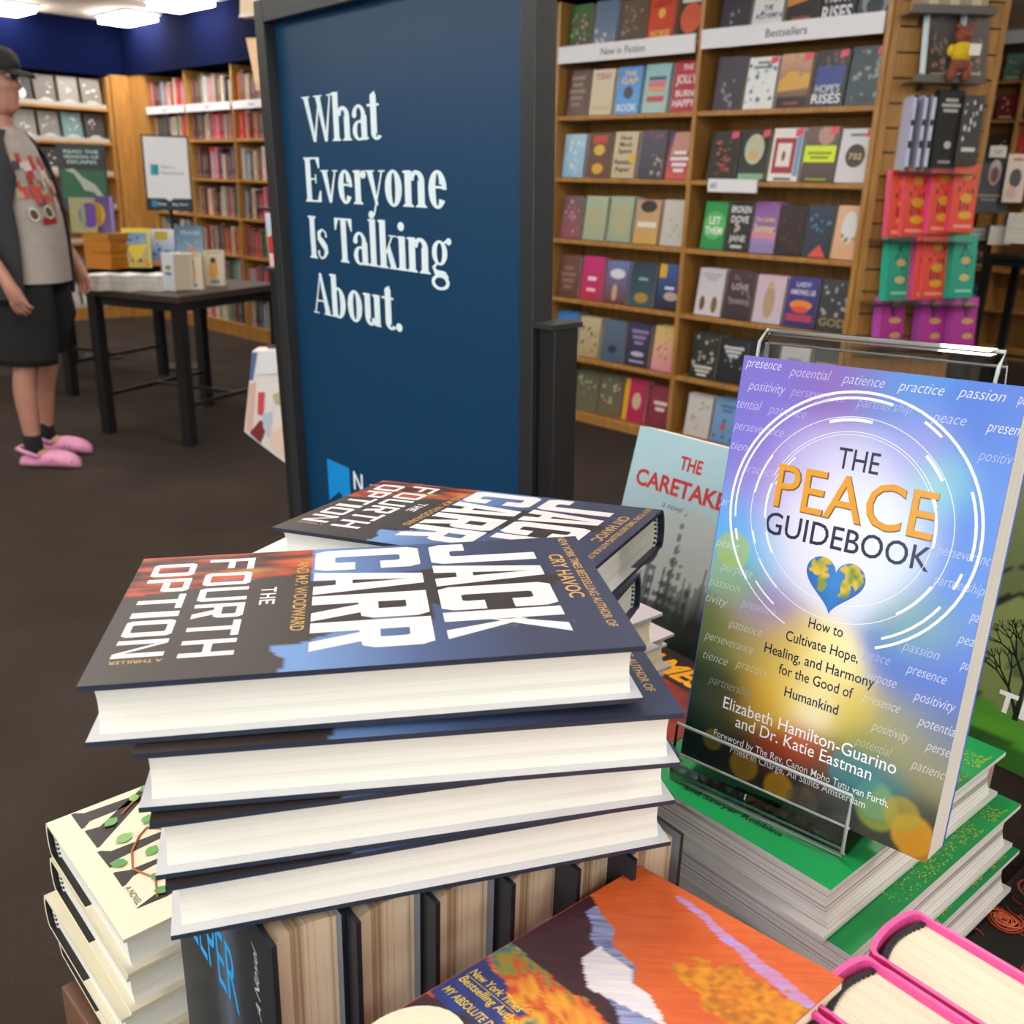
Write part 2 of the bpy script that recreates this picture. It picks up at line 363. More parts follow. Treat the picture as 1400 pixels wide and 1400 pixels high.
# ------------------------------------------------------------------ book makers
# book axes: x tail to head, y fore-edge to spine, z back cover to front cover; origin at the fore-edge tail corner of the back cover
C_WHITE = hx('e9e6e2')
def hardcover(name, L, Wd, T, outer, pages, front=None, inner=C_WHITE, flap=None, endp=None, head=((0.85,) * 3, (0.03,) * 3), bd=0.0025, mat=None, ins=0.0045, fins=0.0055, sides=None, round_=0.004, hrows=2):
    """outer: jacket colour; front(mb, z): prints the front cover; inner flap up to y=flap then endp"""
    r = empty(name); mat = mat or M['jacket']
    q = MB(); N = 8
    prof = []   # outer outline from fore-edge top over the spine to fore-edge bottom
    hy = Wd - round_ - 0.002
    prof.append((0, T)); prof.append((hy - .010, T)); prof.append((hy - .006, T - .0007)); prof.append((hy, T))
    for k in range(1, N): a = math.pi * k / N; prof.append((hy + (round_ + .002) * math.sin(a), T / 2 + T / 2 * math.cos(a)))
    prof += [(hy, 0), (hy - .006, .0007), (hy - .010, 0), (0, 0)]
    inn = []
    inn.append((0, T - bd)); inn.append((hy - .010, T - bd)); inn.append((hy - .006, T - bd)); inn.append((hy - .001, T - bd))
    for k in range(1, N): a = math.pi * k / N; inn.append((hy - .001 + round_ * math.sin(a), T / 2 + (T / 2 - bd) * math.cos(a)))
    inn += [(hy - .001, bd), (hy - .006, bd), (hy - .010, bd), (0, bd)]
    n = len(prof)
    def strip(pa, pb, xa, xb, col, fl):
        vs = [(xa, p[0], p[1]) for p in pa] + [(xb, p[0], p[1]) for p in pb]
        fs = [((i, i + 1, n + i + 1, n + i) if fl else (i, n + i, n + i + 1, i + 1)) for i in range(n - 1)]
        q.add(vs, fs, col)
    strip(prof, prof, 0, L, outer, True)
    if flap:
        # inner faces of both boards split in jacket flap and endpaper
        for z, up in ((T - bd, 0), (bd, 1)):
            for a, b, c in ((0, flap, inner), (flap, hy, endp or inner)):
                q.poly([(0, a, z), (L, a, z), (L, b, z), (0, b, z)] if up else [(0, a, z), (0, b, z), (L, b, z), (L, a, z)], c)
        strip(inn[3:-3] + [inn[-4]] * 6, inn[3:-3] + [inn[-4]] * 6, 0, L, endp or inner, False)
    else: strip(inn, inn, 0, L, inner, False)
    ed = sides or outer
    for x, fl in ((0, False), (L, True)): strip(prof, inn, x, x, ed, fl)
    q.poly([(0, 0, T - bd), (L, 0, T - bd), (L, 0, T), (0, 0, T)], ed); q.poly([(0, 0, 0), (L, 0, 0), (L, 0, bd), (0, 0, bd)], ed)
    if front: front(q, T + 0.00012)
    q.build('jacket', mat, r)
    q = MB(); K = 8
    pr = [(fins + .0035 * math.sin(math.pi * k / K), bd + (T - 2 * bd) * k / K) for k in range(K + 1)]
    pr += [(hy - .003 + (round_ - .001) * math.sin(math.pi * k / K), T - bd - (T - 2 * bd) * k / K) for k in range(K + 1)]
    q.loft([[(x, p[0], p[1]) for p in pr] for x in (ins, L - ins)], smooth=False)
    q.build('page_block', pages, r)
    if head:
        m = 14
        for x0, x1 in ((ins - .0012, ins + .001), (L - ins - .001, L - ins + .0012)):
            q = MB()
            for k in range(m):
                z0 = bd + (T - 2 * bd) * k / m; z1 = bd + (T - 2 * bd) * (k + 1) / m
                yb = hy - .003 + (round_ - .001) * math.sin(math.pi * (k + .5) / m)
                for j in range(2 - hrows, 2): q.box((x0, yb - .0045 + j * .0026, z0), (x1, yb - .0045 + (j + 1) * .0026, z1), head[(k + j) % 2])
            q.build('headband', M['jacket'], r)
    return r
def paperback(name, L, Wd, T, outer, pages, front=None, mat=None, spine=None, back=None):
    r = empty(name); mat = mat or M['jacket']; q = MB(); ct = 0.0005
    q.box((0, 0, 0), (L, Wd, ct), back or outer); q.box((0, 0, T - ct), (L, Wd, T), outer); q.box((0, Wd - ct, ct), (L, Wd, T - ct), spine or outer)
    if front: front(q, T + 0.00012)
    q.build('cover', mat, r)
    q = MB(); q.box((.0004, .0006, ct), (L - .0004, Wd - ct, T - ct)); q.build('page_block', pages, r)
    return r
def kids(r): KIDS[r.name] = [o.name for o in COL.objects if o.parent == r]
def clone(r, mw):
    if r.name not in KIDS: kids(r)
    return copy_tree(r, mw)
def fplace(r, mw): r.matrix_world = mw; return r

# ------------------------------------------------------------------ small background books: one mesh each, face out on shelves
# local axes: x across the cover (left to right as read), y up, z out of the cover; origin bottom left of the front cover
def face_book(name, w, h, t, spec, pages=hx('cfc4ae'), spine=None, mw=None):
    q = MB(); bgc = hx(spec[0]); bot = hx(spec[1]) if spec[1] else bgc
    q.box((0, 0, -t), (w, h, -t + .002), bgc); q.box((0, 0, -.002), (w, h, 0), bgc)
    q.box((-.001, 0, -t), (.002, h, 0), hx(spine) if spine else bgc)
    q.box((.002, .004, -t + .002), (w - .004, h - .004, -.002), pages)
    q.grid((0, 0, .0003), (w, 0, 0), (0, h, 0), 1, 6, lambda a, b: mixc(bot, bgc, b))
    z = .0006
    for it in spec[2:]:
        k = it[0]; c = hx(it[-1])
        if k == 'r': x0, y0, x1, y1 = it[1:5]; q.poly([(w * x0, h * y0, z), (w * x1, h * y0, z), (w * x1, h * y1, z), (w * x0, h * y1, z)], c)
        elif k == 'e':
            cx, cy, rx, ry = it[1:5]; q.poly([(w * min(.995, max(.005, cx + rx * math.cos(j * math.pi / 9))), h * min(.995, max(.005, cy + ry * math.sin(j * math.pi / 9))), z) for j in range(18)], c)
        elif k == 'p': q.poly([(w * a, h * b, z) for a, b in it[1]], c)
        elif k == 't': q.text(it[1], (w * it[2], h * it[3], z), (1, 0, 0), (0, 1, 0), h * it[4], w=w * it[5], col=c, bold=.02, align='C')
        elif k == 'l':   # a few lines of small type, as strips
            y0, y1, n = it[1:4]
            for j in range(n):
                yy = y0 + (y1 - y0) * j / max(1, n); r = .2 + .22 * ((j * 7 + int(y0 * 100)) % 5) / 5
                q.poly([(w * (.5 - r), h * yy, z), (w * (.5 + r), h * yy, z), (w * (.5 + r), h * (yy + (y1 - y0) / n * .6), z), (w * (.5 - r), h * (yy + (y1 - y0) / n * .6), z)], c)
        elif k == 's':   # speckled artwork
            x0, y0, x1, y1, n, sd = it[1:7]; rr = random.Random(sd)
            for j in range(n):
                cx = x0 + (x1 - x0) * rr.random(); cy = y0 + (y1 - y0) * rr.random(); s_ = .03 + .06 * rr.random()
                q.poly([(w * min(.99, max(.01, cx + s_ * math.cos(a_) * (.6 + .5 * rr.random()))), h * min(.99, max(.01, cy + s_ * .7 * math.sin(a_) * (.6 + .5 * rr.random()))), z) for a_ in [g * math.pi / 3 for g in range(6)]], c)
        z += .0003
    return q.build(name, M['jacket'], mw=mw)
ST = ('p', ((.72, .84), (.98, .88), (.98, 1.0), (.74, .98)), 'e0506a')   # red round sticker

# ------------------------------------------------------------------ bookcases along the shop wall (front plane v = 4.272)
def bookcase(name, u0, u1, posts, shelves, top, base, label, depth=.30, vf=4.272, mw=ROOM, toe=.10):
    r = empty(name, mw)
    def part(nm, a, b, m='oak'):
        q = MB(); q.box(a, b); o = q.build(nm, M[m], r, bevel=.003); return o
    for p in posts: part('upright', (p - .013, vf, 0), (p + .013, vf + depth, top))
    part('back_panel', (u0, vf + depth, 0), (u1, vf + depth + .012, top), 'oak')
    ps = sorted(posts)
    for a, b in zip(ps[:-1], ps[1:]):
        for z in shelves: part('shelf', (a + .013, vf + .006, z - .024), (b - .013, vf + depth, z))
        part('plinth', (a + .013, vf + .012, 0), (b - .013, vf + .03, base - .024))
    tag(r, label, 'bookcase')
    return r
SH_A = (.06, .385, .72, 1.056, 1.394, 1.72, 2.045)
bookcase('bookcase', -3.96, -2.033, (-2.046, -2.999, -3.945), SH_A, 2.30, .06, 'tall honey oak bookcase of face-out books behind the standing sign')
SH_B = (.12, .41, .71, 1.02, 1.325, 1.64, 1.905)
bookcase('bookcase', -9.06, -6.73, (-6.745, -7.51, -8.30, -9.047), SH_B, 2.20, .12, 'honey oak bookcase of spine-out books along the side wall')
def strip_sign(u0, u1, z, h, txt, label, vf=4.272, tx=.5):
    q = MB(); q.box((u0, vf - .012, z - h / 2), (u1, vf - .002, z + h / 2), hx('e8e8ec'))
    if txt: q.text(txt, (u0 + (u1 - u0) * tx, vf - .0125, z - h * .2), (1, 0, 0), (0, 0, 1), h * .40, col=hx('4a4a50'), bold=.01, align='C')
    return tag(q.build('shelf_sign', M['jacket'], mw=ROOM), label, 'shelf sign', 'white shelf strips')
strip_sign(-2.985, -2.06, 2.042, .085, 'Bestsellers', 'white shelf strip reading Bestsellers across the face-out bookcase')
strip_sign(-3.93, -3.02, 2.030, .085, 'New in Fiction', 'white shelf strip with small type beside the standing sign')
strip_sign(-2.99 + .12, -2.99 + .40, 1.372, .062, '#2', 'small white numbered card clipped to a shelf above the green book', tx=.12)
for a, b, t in ((-9.03, -8.32, 'first white shelf strip from the corner on the side bookcase'), (-8.28, -7.53, 'middle white shelf strip on the side bookcase'), (-7.49, -6.90, 'white shelf strip nearest the standing sign on the side bookcase')):
    strip_sign(a, b, 1.892, .06, 'Fiction', t)

G, N_ = 'r', None
RIGHT = {   # shelf -> (spec, label colour words, copies)
 6: [(('3c3846', '2c2a33', ('s', .3, .0, .7, .5, 9, 1, '8f7f92')), 'dark violet-grey'), (('e4e4e2', 'dcdcd8', ('s', .0, .3, 1, .9, 12, 2, '4a6ea8'), ('t', 'THE', .5, .42, .09, .3, '3a4a70'), ('t', 'ALCHEMY', .5, .28, .09, .8, '3a4a70')), 'white with blue ornament'),
     (('2a1c12', '17110d', ('p', ((0, .45), (1, .6), (1, 1), (0, 1)), 'c98a3a'), ('l', .1, .3, 2, '8a4a30')), 'black and amber'), (('14151c', '14151c', ('t', 'HUNT', .5, .45, .2, .8, 'dcdde4'), ('t', 'RISES', .5, .12, .25, .9, 'e6e7ee')), 'black with white capitals'), (('243a44', '2a3a42', ('e', .5, .4, .4, .28, '8a9296'), ('e', .5, .3, .25, .15, '203038')), 'slate teal with grey ornament')],
 5: [(('4a4552', '332f3a', ('s', .2, .0, .8, .6, 14, 3, '8f8296')), 'smoky violet'), (('e9eae8', 'e2e3e0', ('s', 0, .1, 1, .9, 16, 4, '4f74b4'), ('s', 0, .5, 1, .8, 5, 5, '9cb2cc'), ('l', .78, .95, 2, '6a8a7c'), ST), 'white with blue flowers'),
     (('d6a58a', '2a2018', ('p', ((0, .3), (1, .36), (1, .62), (.3, .68), (0, .5)), 'd8a648'), ('s', .2, .6, .9, .95, 8, 6, 'b98c78'), ('r', 0, 0, 1, .2, '1d1511'), ('l', .06, .14, 1, '8a4a38'), ST), 'peach and gold landscape'),
     (('1c1c26', '23253a', ('r', .1, .35, .95, .72, '27408e'), ('s', .2, .7, .9, .95, 8, 7, '6a4a3a'), ('t', "HOPE'S", .5, .25, .13, .75, 'c9d2e6'), ('t', 'RISES', .5, .06, .16, .9, 'e8ecf4'), ST), 'dark blue with white capitals'),
     (('24404a', '28424c', ('s', .1, .05, .95, .95, 26, 8, '8e9a9e'), ('e', .5, .1, .28, .07, '16303a'), ('e', .5, .75, .2, .1, '223c46'), ST), 'dark teal with silver scrollwork')],
 4: [(('1c1513', '171110', ('s', .25, .2, .75, .8, 22, 9, 'b0522e'), ('s', .3, .1, .7, .4, 8, 10, '7a2a22'), ST), 'black with orange flames'), (('121a15', '1a2a20', ('e', .5, .62, .34, .3, 'b9bd9e'), ('e', .5, .5, .2, .1, 'c8a878'), ('r', .05, .03, .95, .14, '7fae8c'), ST), 'black with a pale oval'),
     (('e6e2dc', 'e6e2dc', ('r', .08, .15, .8, .82, 'a3323e'), ('r', .2, .28, .66, .72, 'e6e0d8'), ('e', .43, .48, .06, .1, '8a3a44'), ('r', .82, .1, .98, .86, '6f9cc0'), ('l', .02, .1, 1, '5a5a5a'), ST), 'white with a red frame'),
     (('6e5a52', '4a3c38', ('e', .62, .85, .26, .18, 'b99284'), ('r', 0, .36, 1, .66, 'd6ee1e'), ('l', .42, .58, 2, '8a9a20'), ('l', .03, .09, 1, 'a0a424'), ST), 'brown with a neon yellow band'), (('d9dade', 'd2d3d8', ('e', .5, .5, .3, .22, '3a3026'), ('t', '722', .5, .44, .1, .4, 'cdb98a'), ('l', .86, .95, 1, '70727a'), ST), 'white with a dark round emblem')],
 3: [(('14974a', '0b8a44', ('e', .5, .5, .5, .3, '52b65c'), ('t', 'LET', .5, .53, .15, .5, 'f2f4ea'), ('t', 'THEM', .5, .32, .15, .75, 'f2f4ea')), 'bright green'), (('1a1a1c', '1a1a1c', ('t', 'BROKEN', .5, .78, .13, .85, 'e0e0e0'), ('t', 'DOVE', .5, .58, .13, .75, 'e0e0e0'), ('s', .35, .35, .65, .55, 5, 11, 'b8b0a0'), ('t', 'JANE', .5, .2, .12, .7, 'd0d0d0'), ('l', .06, .16, 1, 'c0c0c0')), 'black with white capitals'),
     (('8a4a9c', '8d84b4', ('r', 0, .28, 1, .42, 'd08a9e'), ('r', 0, .18, 1, .28, '9c86b8'), ('t', 'One Golden', .5, .62, .08, .8, 'e6c070'), ('t', 'Summer', .5, .42, .14, .85, 'f0d27c')), 'purple sunset'), (('241314', '1c1013', ('s', .15, .1, .85, .9, 20, 12, '5a1c20')), 'black and dark red'),
     (('24384e', '202a3a', ('s', .1, .5, .9, .95, 10, 13, '4a7898'), ('p', ((.2, 0), (.9, 0), (.6, .25)), 'd0503c')), 'dark blue with a red flame'), (('e2b996', 'd9a883', ('e', .5, .6, .28, .3, 'dcdcdc'), ('s', .25, .3, .75, .5, 6, 14, '8a8a58')), 'peach with a pale arch')],
 2: [(('c9c4cc', 'd2cdd2', ('l', .75, .92, 3, 'a9a0aa'), ('e', .25, .25, .1, .16, '6a4a2a'), ('e', .72, .24, .12, .18, '7a5a34')), 'pale lilac with brown figures'), (('4a3034', '32262a', ('s', .1, .3, .9, .95, 16, 15, '6c6468'), ('t', 'LOVE', .5, .6, .12, .6, 'b8b4b4'), ('l', .32, .42, 2, '8a8484')), 'dark maroon'), (('d6b9c8', 'c4bcc8', ('e', .5, .45, .2, .36, 'b8987c'), ('e', .5, .8, .1, .08, 'c8a888')), 'pink with a tan gown'),
     (('3a3a8a', '2a2464', ('t', 'LADY', .5, .82, .09, .5, 'dcd8ee'), ('t', 'AMONG US', .5, .66, .1, .85, 'dcd8ee'), ('e', .5, .45, .38, .1, 'e88a3a'), ('e', .5, .36, .28, .07, 'e0503a'), ('r', .05, .12, .95, .26, 'b03a5a')), 'indigo with an orange burst'), (('3a3c40', '2a2a2c', ('s', .1, .3, .9, .95, 18, 16, '9ea2a6'), ('t', 'GOD', .5, .1, .15, .85, '9a875a')), 'black and silver with gold capitals')],
 1: [(('2a2c26', '23241f', ('s', .1, .1, .9, .95, 18, 17, 'a8a89c'), ('l', .05, .3, 3, 'd0d0cc')), 'black and white photographic'), (('20242a', '1a1c22', ('s', .1, .2, .9, .9, 14, 18, '9aa0a8'), ('l', .6, .85, 3, 'd8d8dc')), 'charcoal with pale type'), (('161a1f', '12161a', ('e', .5, .5, .2, .32, '2f5a6c'), ('r', 0, .04, 1, .1, '9aa0a4')), 'black with a teal figure'), (('c8c8c8', 'b8b8ba', ('l', .3, .8, 4, '8a8a8c')), 'pale grey'), (('56565a', '404044', ('l', .4, .8, 3, 'a8a8aa')), 'grey')],
 0: [(('d0ccc8', 'c8c2bc', ('s', .15, .15, .85, .85, 12, 19, 'a9a29c')), 'white with grey sketch'), (('7aa2cc', '6a92c2', ('s', .1, .05, .9, .5, 10, 20, '3a5a7a'), ('e', .4, .35, .1, .08, 'c04a4a'), ('l', .7, .9, 2, '4a6aa0')), 'sky blue'), (('3a5a8a', '2a4464', ('s', .1, .1, .9, .9, 14, 21, '1f3040')), 'deep blue'), (('b8b0a4', 'a8a094', ('l', .4, .8, 3, '6a645c')), 'stone')],
}
LEFT = {
 6: [(('3a6a34', '2a3a24', ('s', .1, .1, .9, .9, 14, 30, 'c08a6a'), ('s', .1, .3, .9, .8, 8, 31, '7aa858')), 'green floral'), (('5a7090', '6a7a92', ('r', 0, .0, 1, .16, 'c05a3a'), ('s', .1, .16, .9, .4, 8, 32, 'd0d0d0')), 'blue-grey seascape'), (('6a5040', '4a3a2e', ('s', .1, .2, .9, .9, 18, 33, '9a8264')), 'bronze brown'), (('d8482a', 'c83a20', ('e', .5, .62, .14, .1, 'e8b84a'), ('t', 'LIGHT', .5, .75, .12, .7, '7a1c10'), ('t', 'WORSE', .5, .14, .14, .8, 'e8c060')), 'red-orange'), (('24482c', '1f2a20', ('e', .5, .45, .4, .3, 'd05a3a'), ('r', .1, .75, .9, .95, 'e0e0da')), 'dark green and red')],
 5: [(('4a3028', '5a3a30', ('l', .2, .9, 5, '8a7060')), 'dark brown'), (('d6c8ae', 'cfbf9f', ('t', 'TODAY', .5, .78, .13, .7, 'a03a44'), ('r', .1, .1, .9, .2, 'c4b494')), 'cream with red capitals'), (('4a90dc', '5aa4e6', ('t', 'THE', .5, .8, .1, .5, 'e6c060'), ('t', 'GAP', .5, .64, .12, .7, 'e6c060'), ('e', .5, .45, .2, .14, '3a3a4a'), ('t', 'BOOK', .5, .06, .14, .85, 'e6e8ea')), 'bright blue'), (('8fc0c4', 'a4c2bc', ('r', .15, .66, .85, .74, '3a5a6a'), ('r', .15, .52, .85, .64, 'd86a7a'), ('r', .15, .42, .85, .5, 'd89a5a'), ('r', .15, .22, .85, .34, 'c04a5c')), 'pale teal with coloured bands'), (('b82238', 'a81c30', ('t', 'THE', .5, .82, .1, .4, 'f0e4e4'), ('t', 'JOLLY', .5, .56, .16, .8, 'f0e4e4'), ('t', 'BURN', .5, .3, .12, .7, 'f0e4e4'), ('t', 'HAPPY', .5, .1, .14, .85, 'f0e4e4')), 'crimson with white capitals')],
 4: [(('a9cfe4', '8ab4d0', ('s', .1, .1, .9, .9, 14, 34, 'd8eaf2')), 'icy blue'), (('5a3a2c', '6a3a2a', ('r', .2, .78, .8, .94, 'c83a2a'), ('e', .5, .62, .25, .12, 'd8b82a'), ('e', .5, .2, .25, .12, 'd8a82a')), 'brown with red and yellow'), (('cdbd9c', 'c4b08c', ('t', 'How', .5, .82, .1, .5, '2a2622'), ('t', 'Much', .5, .68, .1, .55, '2a2622'), ('t', 'Space', .5, .54, .1, .6, '2a2622'), ('t', 'Remains', .5, .3, .1, .8, '2a2622'), ('t', 'Paper', .5, .14, .1, .65, '2a2622'), ('e', .85, .42, .14, .1, 'e0b040')), 'cream with large black type'), (('4a4458', '3a3648', ('s', .5, .1, .98, .5, 8, 35, 'b09a8a'), ('s', .1, .85, .8, .98, 5, 36, '9a5a4a')), 'slate purple'), (('2a2c6a', 'd05048', ('p', ((.2, 1), (.9, 1), (.8, .6), (.1, .5)), 'c08a7a'), ('l', .15, .65, 4, 'e8dede')), 'red and blue with white type')],
 3: [(('6a5a54', '8a4a5a', ('s', .1, .1, .9, .9, 16, 37, 'd8829a')), 'dusky pink floral'), (('a9b8a0', '9caa90', ('l', .2, .8, 4, 'b8a878')), 'sage green'), (('a4b49c', '98a68c', ('l', .2, .85, 5, 'b8a878')), 'sage green with gold type'), (('c09a80', 'c8a050', ('e', .5, .85, .35, .14, '2c2624'), ('r', .1, .38, .9, .5, 'e6dcd2')), 'tan with dark hair'), (('c9c6be', 'bdb9b0', ('s', .2, .2, .8, .8, 10, 38, 'a8a294')), 'off white')],
 2: [(('6a4a3c', '5a3c30', ('l', .2, .8, 4, '8a6a58')), 'reddish brown'), (('c8287a', 'b82a4a', ('l', .45, .6, 1, 'f0d8e4'), ('l', .2, .32, 1, 'f0c8d8')), 'hot pink'), (('6a7ab0', '6a3a34', ('e', .5, .7, .35, .12, 'd8dce8'), ('e', .45, .25, .12, .2, 'c8a080')), 'lavender and brown'), (('24384c', '3a5a5c', ('l', .6, .7, 1, '8ab0c0'), ('e', .5, .2, .3, .12, 'a8843a')), 'dark teal'), (('3a5a9c', '1c1a1c', ('r', 0, .7, .3, 1, 'd8a83a'), ('l', .45, .55, 1, 'e0e4ec'), ('e', .6, .3, .3, .1, 'b8a8a0')), 'blue and black')],
 1: [(('3a78b8', '5a94c8', ('l', .6, .8, 2, 'c8d8e8')), 'clear blue'), (('c4b490', 'a49468', ('s', .1, .1, .9, .9, 14, 39, '4a5a3a')), 'olive and cream'), (('5a6a80', '46586e', ('e', .5, .3, .2, .1, '2a3444')), 'slate blue'), (('3a3458', '2f2c4a', ('l', .5, .9, 3, '8a82a8'), ('e', .5, .28, .3, .06, 'b8b4c8'), ('l', .08, .16, 1, 'a8a4b8')), 'dark indigo'), (('d8c070', 'd88a9a', ('s', .1, .2, .9, .9, 14, 40, 'c86a7a')), 'yellow and pink')],
 0: [(('3a3434', '2a2626', ('e', .5, .6, .3, .2, 'b88a94')), 'dark with a pink bloom'), (('5a5c44', '6a6248', ('s', .1, .3, .9, .9, 14, 41, 'a8a890')), 'olive cottage'), (('5c5e48', '6a6048', ('s', .1, .3, .9, .95, 14, 42, 'b0ac94')), 'mossy cottage'), (('b82a5a', 'a8244c', ('r', 0, 0, .22, 1, 'd8a020'), ('e', .6, .5, .2, .2, 'c8b088')), 'magenta and yellow'), (('8a3a4a', '7a2c3c', ('l', .4, .7, 2, 'e0c8cc')), 'wine red')],
}
ORD = ['first', 'second', 'third', 'fourth', 'fifth', 'sixth', 'seventh', 'eighth', 'ninth', 'tenth', 'eleventh', 'twelfth', 'thirteenth', 'fourteenth', 'fifteenth', 'sixteenth']
SHN = {6: 'top shelf', 5: 'second shelf down', 4: 'third shelf down', 3: 'fourth shelf down', 2: 'fifth shelf down', 1: 'sixth shelf down', 0: 'bottom shelf'}
REST = MB()      # the stock that shows only as slivers: copies behind the face-out books and far hidden spines
def rest_box(mw, a, b2, cov, pages=None):
    n = len(REST.v); REST.box(a, b2, cov); m = 8
    if pages: REST.box((a[0] + .003, a[1] - .0005 + .004, a[2] + .002), (b2[0] + .0005, b2[1] - .004, b2[2] - .002), pages); m = 16
    REST.v[n:] = [tuple(mw @ Vector(p)) for p in REST.v[n:]]
TILT = R_(7)
def shelf_books(table, ua, ub, bay):
    for sh, row in table.items():
        n = max(5, len(row)); pit = (ub - ua) / n
        for i, (spec, words) in enumerate(row):
            w = min(.158, pit - .012) ; h = .232 + .016 * ((i * 5 + sh * 3) % 4) / 4
            k = 3 if (sh + i) % 3 else 2; t = .026
            for c in range(k):
                uu = ua + i * pit + .012 + .003 * c; vv = 4.272 + .045 + c * (t + .003)
                mw = ROOM @ Matrix.Translation((uu, vv, SH_A[sh] + .004)) @ Matrix.Rotation(math.pi / 2 - TILT, 4, 'X')
                if c == 0: tag(face_book('book', w, h, t, spec, mw=mw), '%s cover facing out, %s, %s bay' % (words, SHN[sh], bay), 'book', 'face-out books in the oak bookcase')
                else: rest_box(mw, (0, 0, -t), (w, h, 0), hx(spec[0]), hx('cfc4ae'))
shelf_books(RIGHT, -2.986 + .05, -2.059, 'slatwall-side')
shelf_books(LEFT, -3.932, -3.012, 'sign-side')
# ------------------------------------------------------------------ spine-out books on the side bookcase
SPC = [('c8b394', 'cream'), ('8a2434', 'maroon'), ('2a2a30', 'black'), ('9a8e80', 'grey-beige'), ('c06a80', 'rose'), ('3a5a5c', 'dark teal'), ('b0a8a0', 'pale grey'), ('6a3a34', 'russet'),
       ('d8cdbb', 'ivory'), ('4a4a60', 'slate'), ('a85a34', 'rust'), ('5c7a58', 'moss'), ('705048', 'brown'), ('c83a3a', 'red'), ('302438', 'plum black'), ('8c9cae', 'pale blue')]
PROTO = []
for c, nm in SPC:
    q = MB(); k = hx(c); lt = mixc(k, (.7, .6, .5), .22) if sum(k) < 1.2 else mixc(k, (.1, .08, .06), .45)
    q.box((0, 0, 0), (1, 1, 1), k)
    q.box((.06, .02, 1.0), (.94, .98, 1.001), hx('d6cbb4'))
    q.poly([(.3, -.004, .35), (.7, -.004, .35), (.7, -.004, .86), (.3, -.004, .86)], lt); q.poly([(.15, -.004, .06), (.85, -.004, .06), (.85, -.004, .14), (.15, -.004, .14)], lt)
    me = q.build('book', M['jacket']); PROTO.append(me.data); bpy.data.objects.remove(me)
BAYS = ((-9.03, -8.317, 'corner bay'), (-8.283, -7.527, 'middle bay'), (-7.493, -6.762, 'sign-side bay'))
SHB_N = {6: 'top shelf', 5: 'second shelf down', 4: 'third shelf down', 3: 'fourth shelf down', 2: 'fifth shelf down', 1: 'sixth shelf down', 0: 'bottom shelf'}
rs = random.Random(3)
for sh in range(6, -1, -1):
    for a, b, bn in BAYS:
        x = a + .006; i = 0; last = -1
        while True:
            w = rs.choice((.044, .05, .056, .064, .074)); hgt = rs.uniform(.19, .232 if sh == 5 else .258)
            if x + w > b - .004 or i > 15: break
            j = rs.randrange(len(PROTO))
            if j == last: j = (j + 3) % len(PROTO)
            last = j
            mw = ROOM @ Matrix.Translation((x, 4.272 + .035 + rs.random() * .02, SH_B[sh])) @ Matrix.Diagonal((w, .16, hgt, 1))
            lo, hi = ((-8.3, -7.17), (-7.98, -7.15), (-8.3, -7.15), (-8.3, -7.12), (-8.3, -7.12), (-9.1, -7.12), (-9.1, -7.15))[sh]
            if lo < x < hi:
                o = bpy.data.objects.new('book', PROTO[j]); COL.objects.link(o); o.matrix_world = mw
                tag(o, '%s spine, %s from the corner end, %s, %s' % (SPC[j][1], ORD[i], SHB_N[sh], bn), 'book', 'spine-out books on the side bookcase')
            else: rest_box(mw, (0, 0, 0), (1, 1, 1), hx(SPC[j][0]))
            x += w + .0015; i += 1
tag(REST.build('books', M['jacket']), 'rest of the shelved books, hidden copies and slivers behind the others', 'books', kind='stuff')
# ------------------------------------------------------------------ rear bookcase (front plane u = -9.40), local axes: x = V, y = into the shelf (-U), z up
REAR = frame((0, 0, 0), V, -U, (0, 0, 1))
SH_R = (.12, .42, .72, 1.03, 1.325, 1.61, 1.905)
bookcase('bookcase', 1.45, 4.10, (1.463, 2.78, 4.087), SH_R, 2.18, .12, 'honey oak bookcase of face-out books against the rear navy wall', vf=9.40, mw=REAR)
q = MB(); q.box((4.105, 9.36, 0), (4.268, 9.70, 2.20)); struct(q.build('trim_1', M['oak'], mw=REAR))
q = MB(); q.box((-9.36, 4.262, 0), (-9.062, 4.30, 2.20)); struct(q.build('trim_2', M['oak'], mw=ROOM))
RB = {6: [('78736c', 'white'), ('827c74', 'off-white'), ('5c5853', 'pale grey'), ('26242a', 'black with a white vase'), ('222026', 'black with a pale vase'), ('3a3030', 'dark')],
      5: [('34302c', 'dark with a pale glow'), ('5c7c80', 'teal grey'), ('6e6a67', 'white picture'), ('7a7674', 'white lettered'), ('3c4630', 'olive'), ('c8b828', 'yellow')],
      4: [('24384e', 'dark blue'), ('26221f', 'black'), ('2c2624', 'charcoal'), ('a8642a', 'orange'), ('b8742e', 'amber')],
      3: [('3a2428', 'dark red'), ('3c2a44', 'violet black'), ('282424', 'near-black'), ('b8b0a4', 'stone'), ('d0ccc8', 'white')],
      2: [('4a4038', 'brown'), ('2c2c30', 'black'), ('6a5a4a', 'tan'), ('3a4a50', 'slate')], 1: [('8a8078', 'taupe'), ('4a3c34', 'umber'), ('c4beb4', 'pale'), ('5a4a44', 'cocoa')], 0: [('d8d4d0', 'white'), ('d0ccc8', 'pale grey'), ('c8c4c0', 'light grey'), ('b0aaa4', 'mid grey')]}
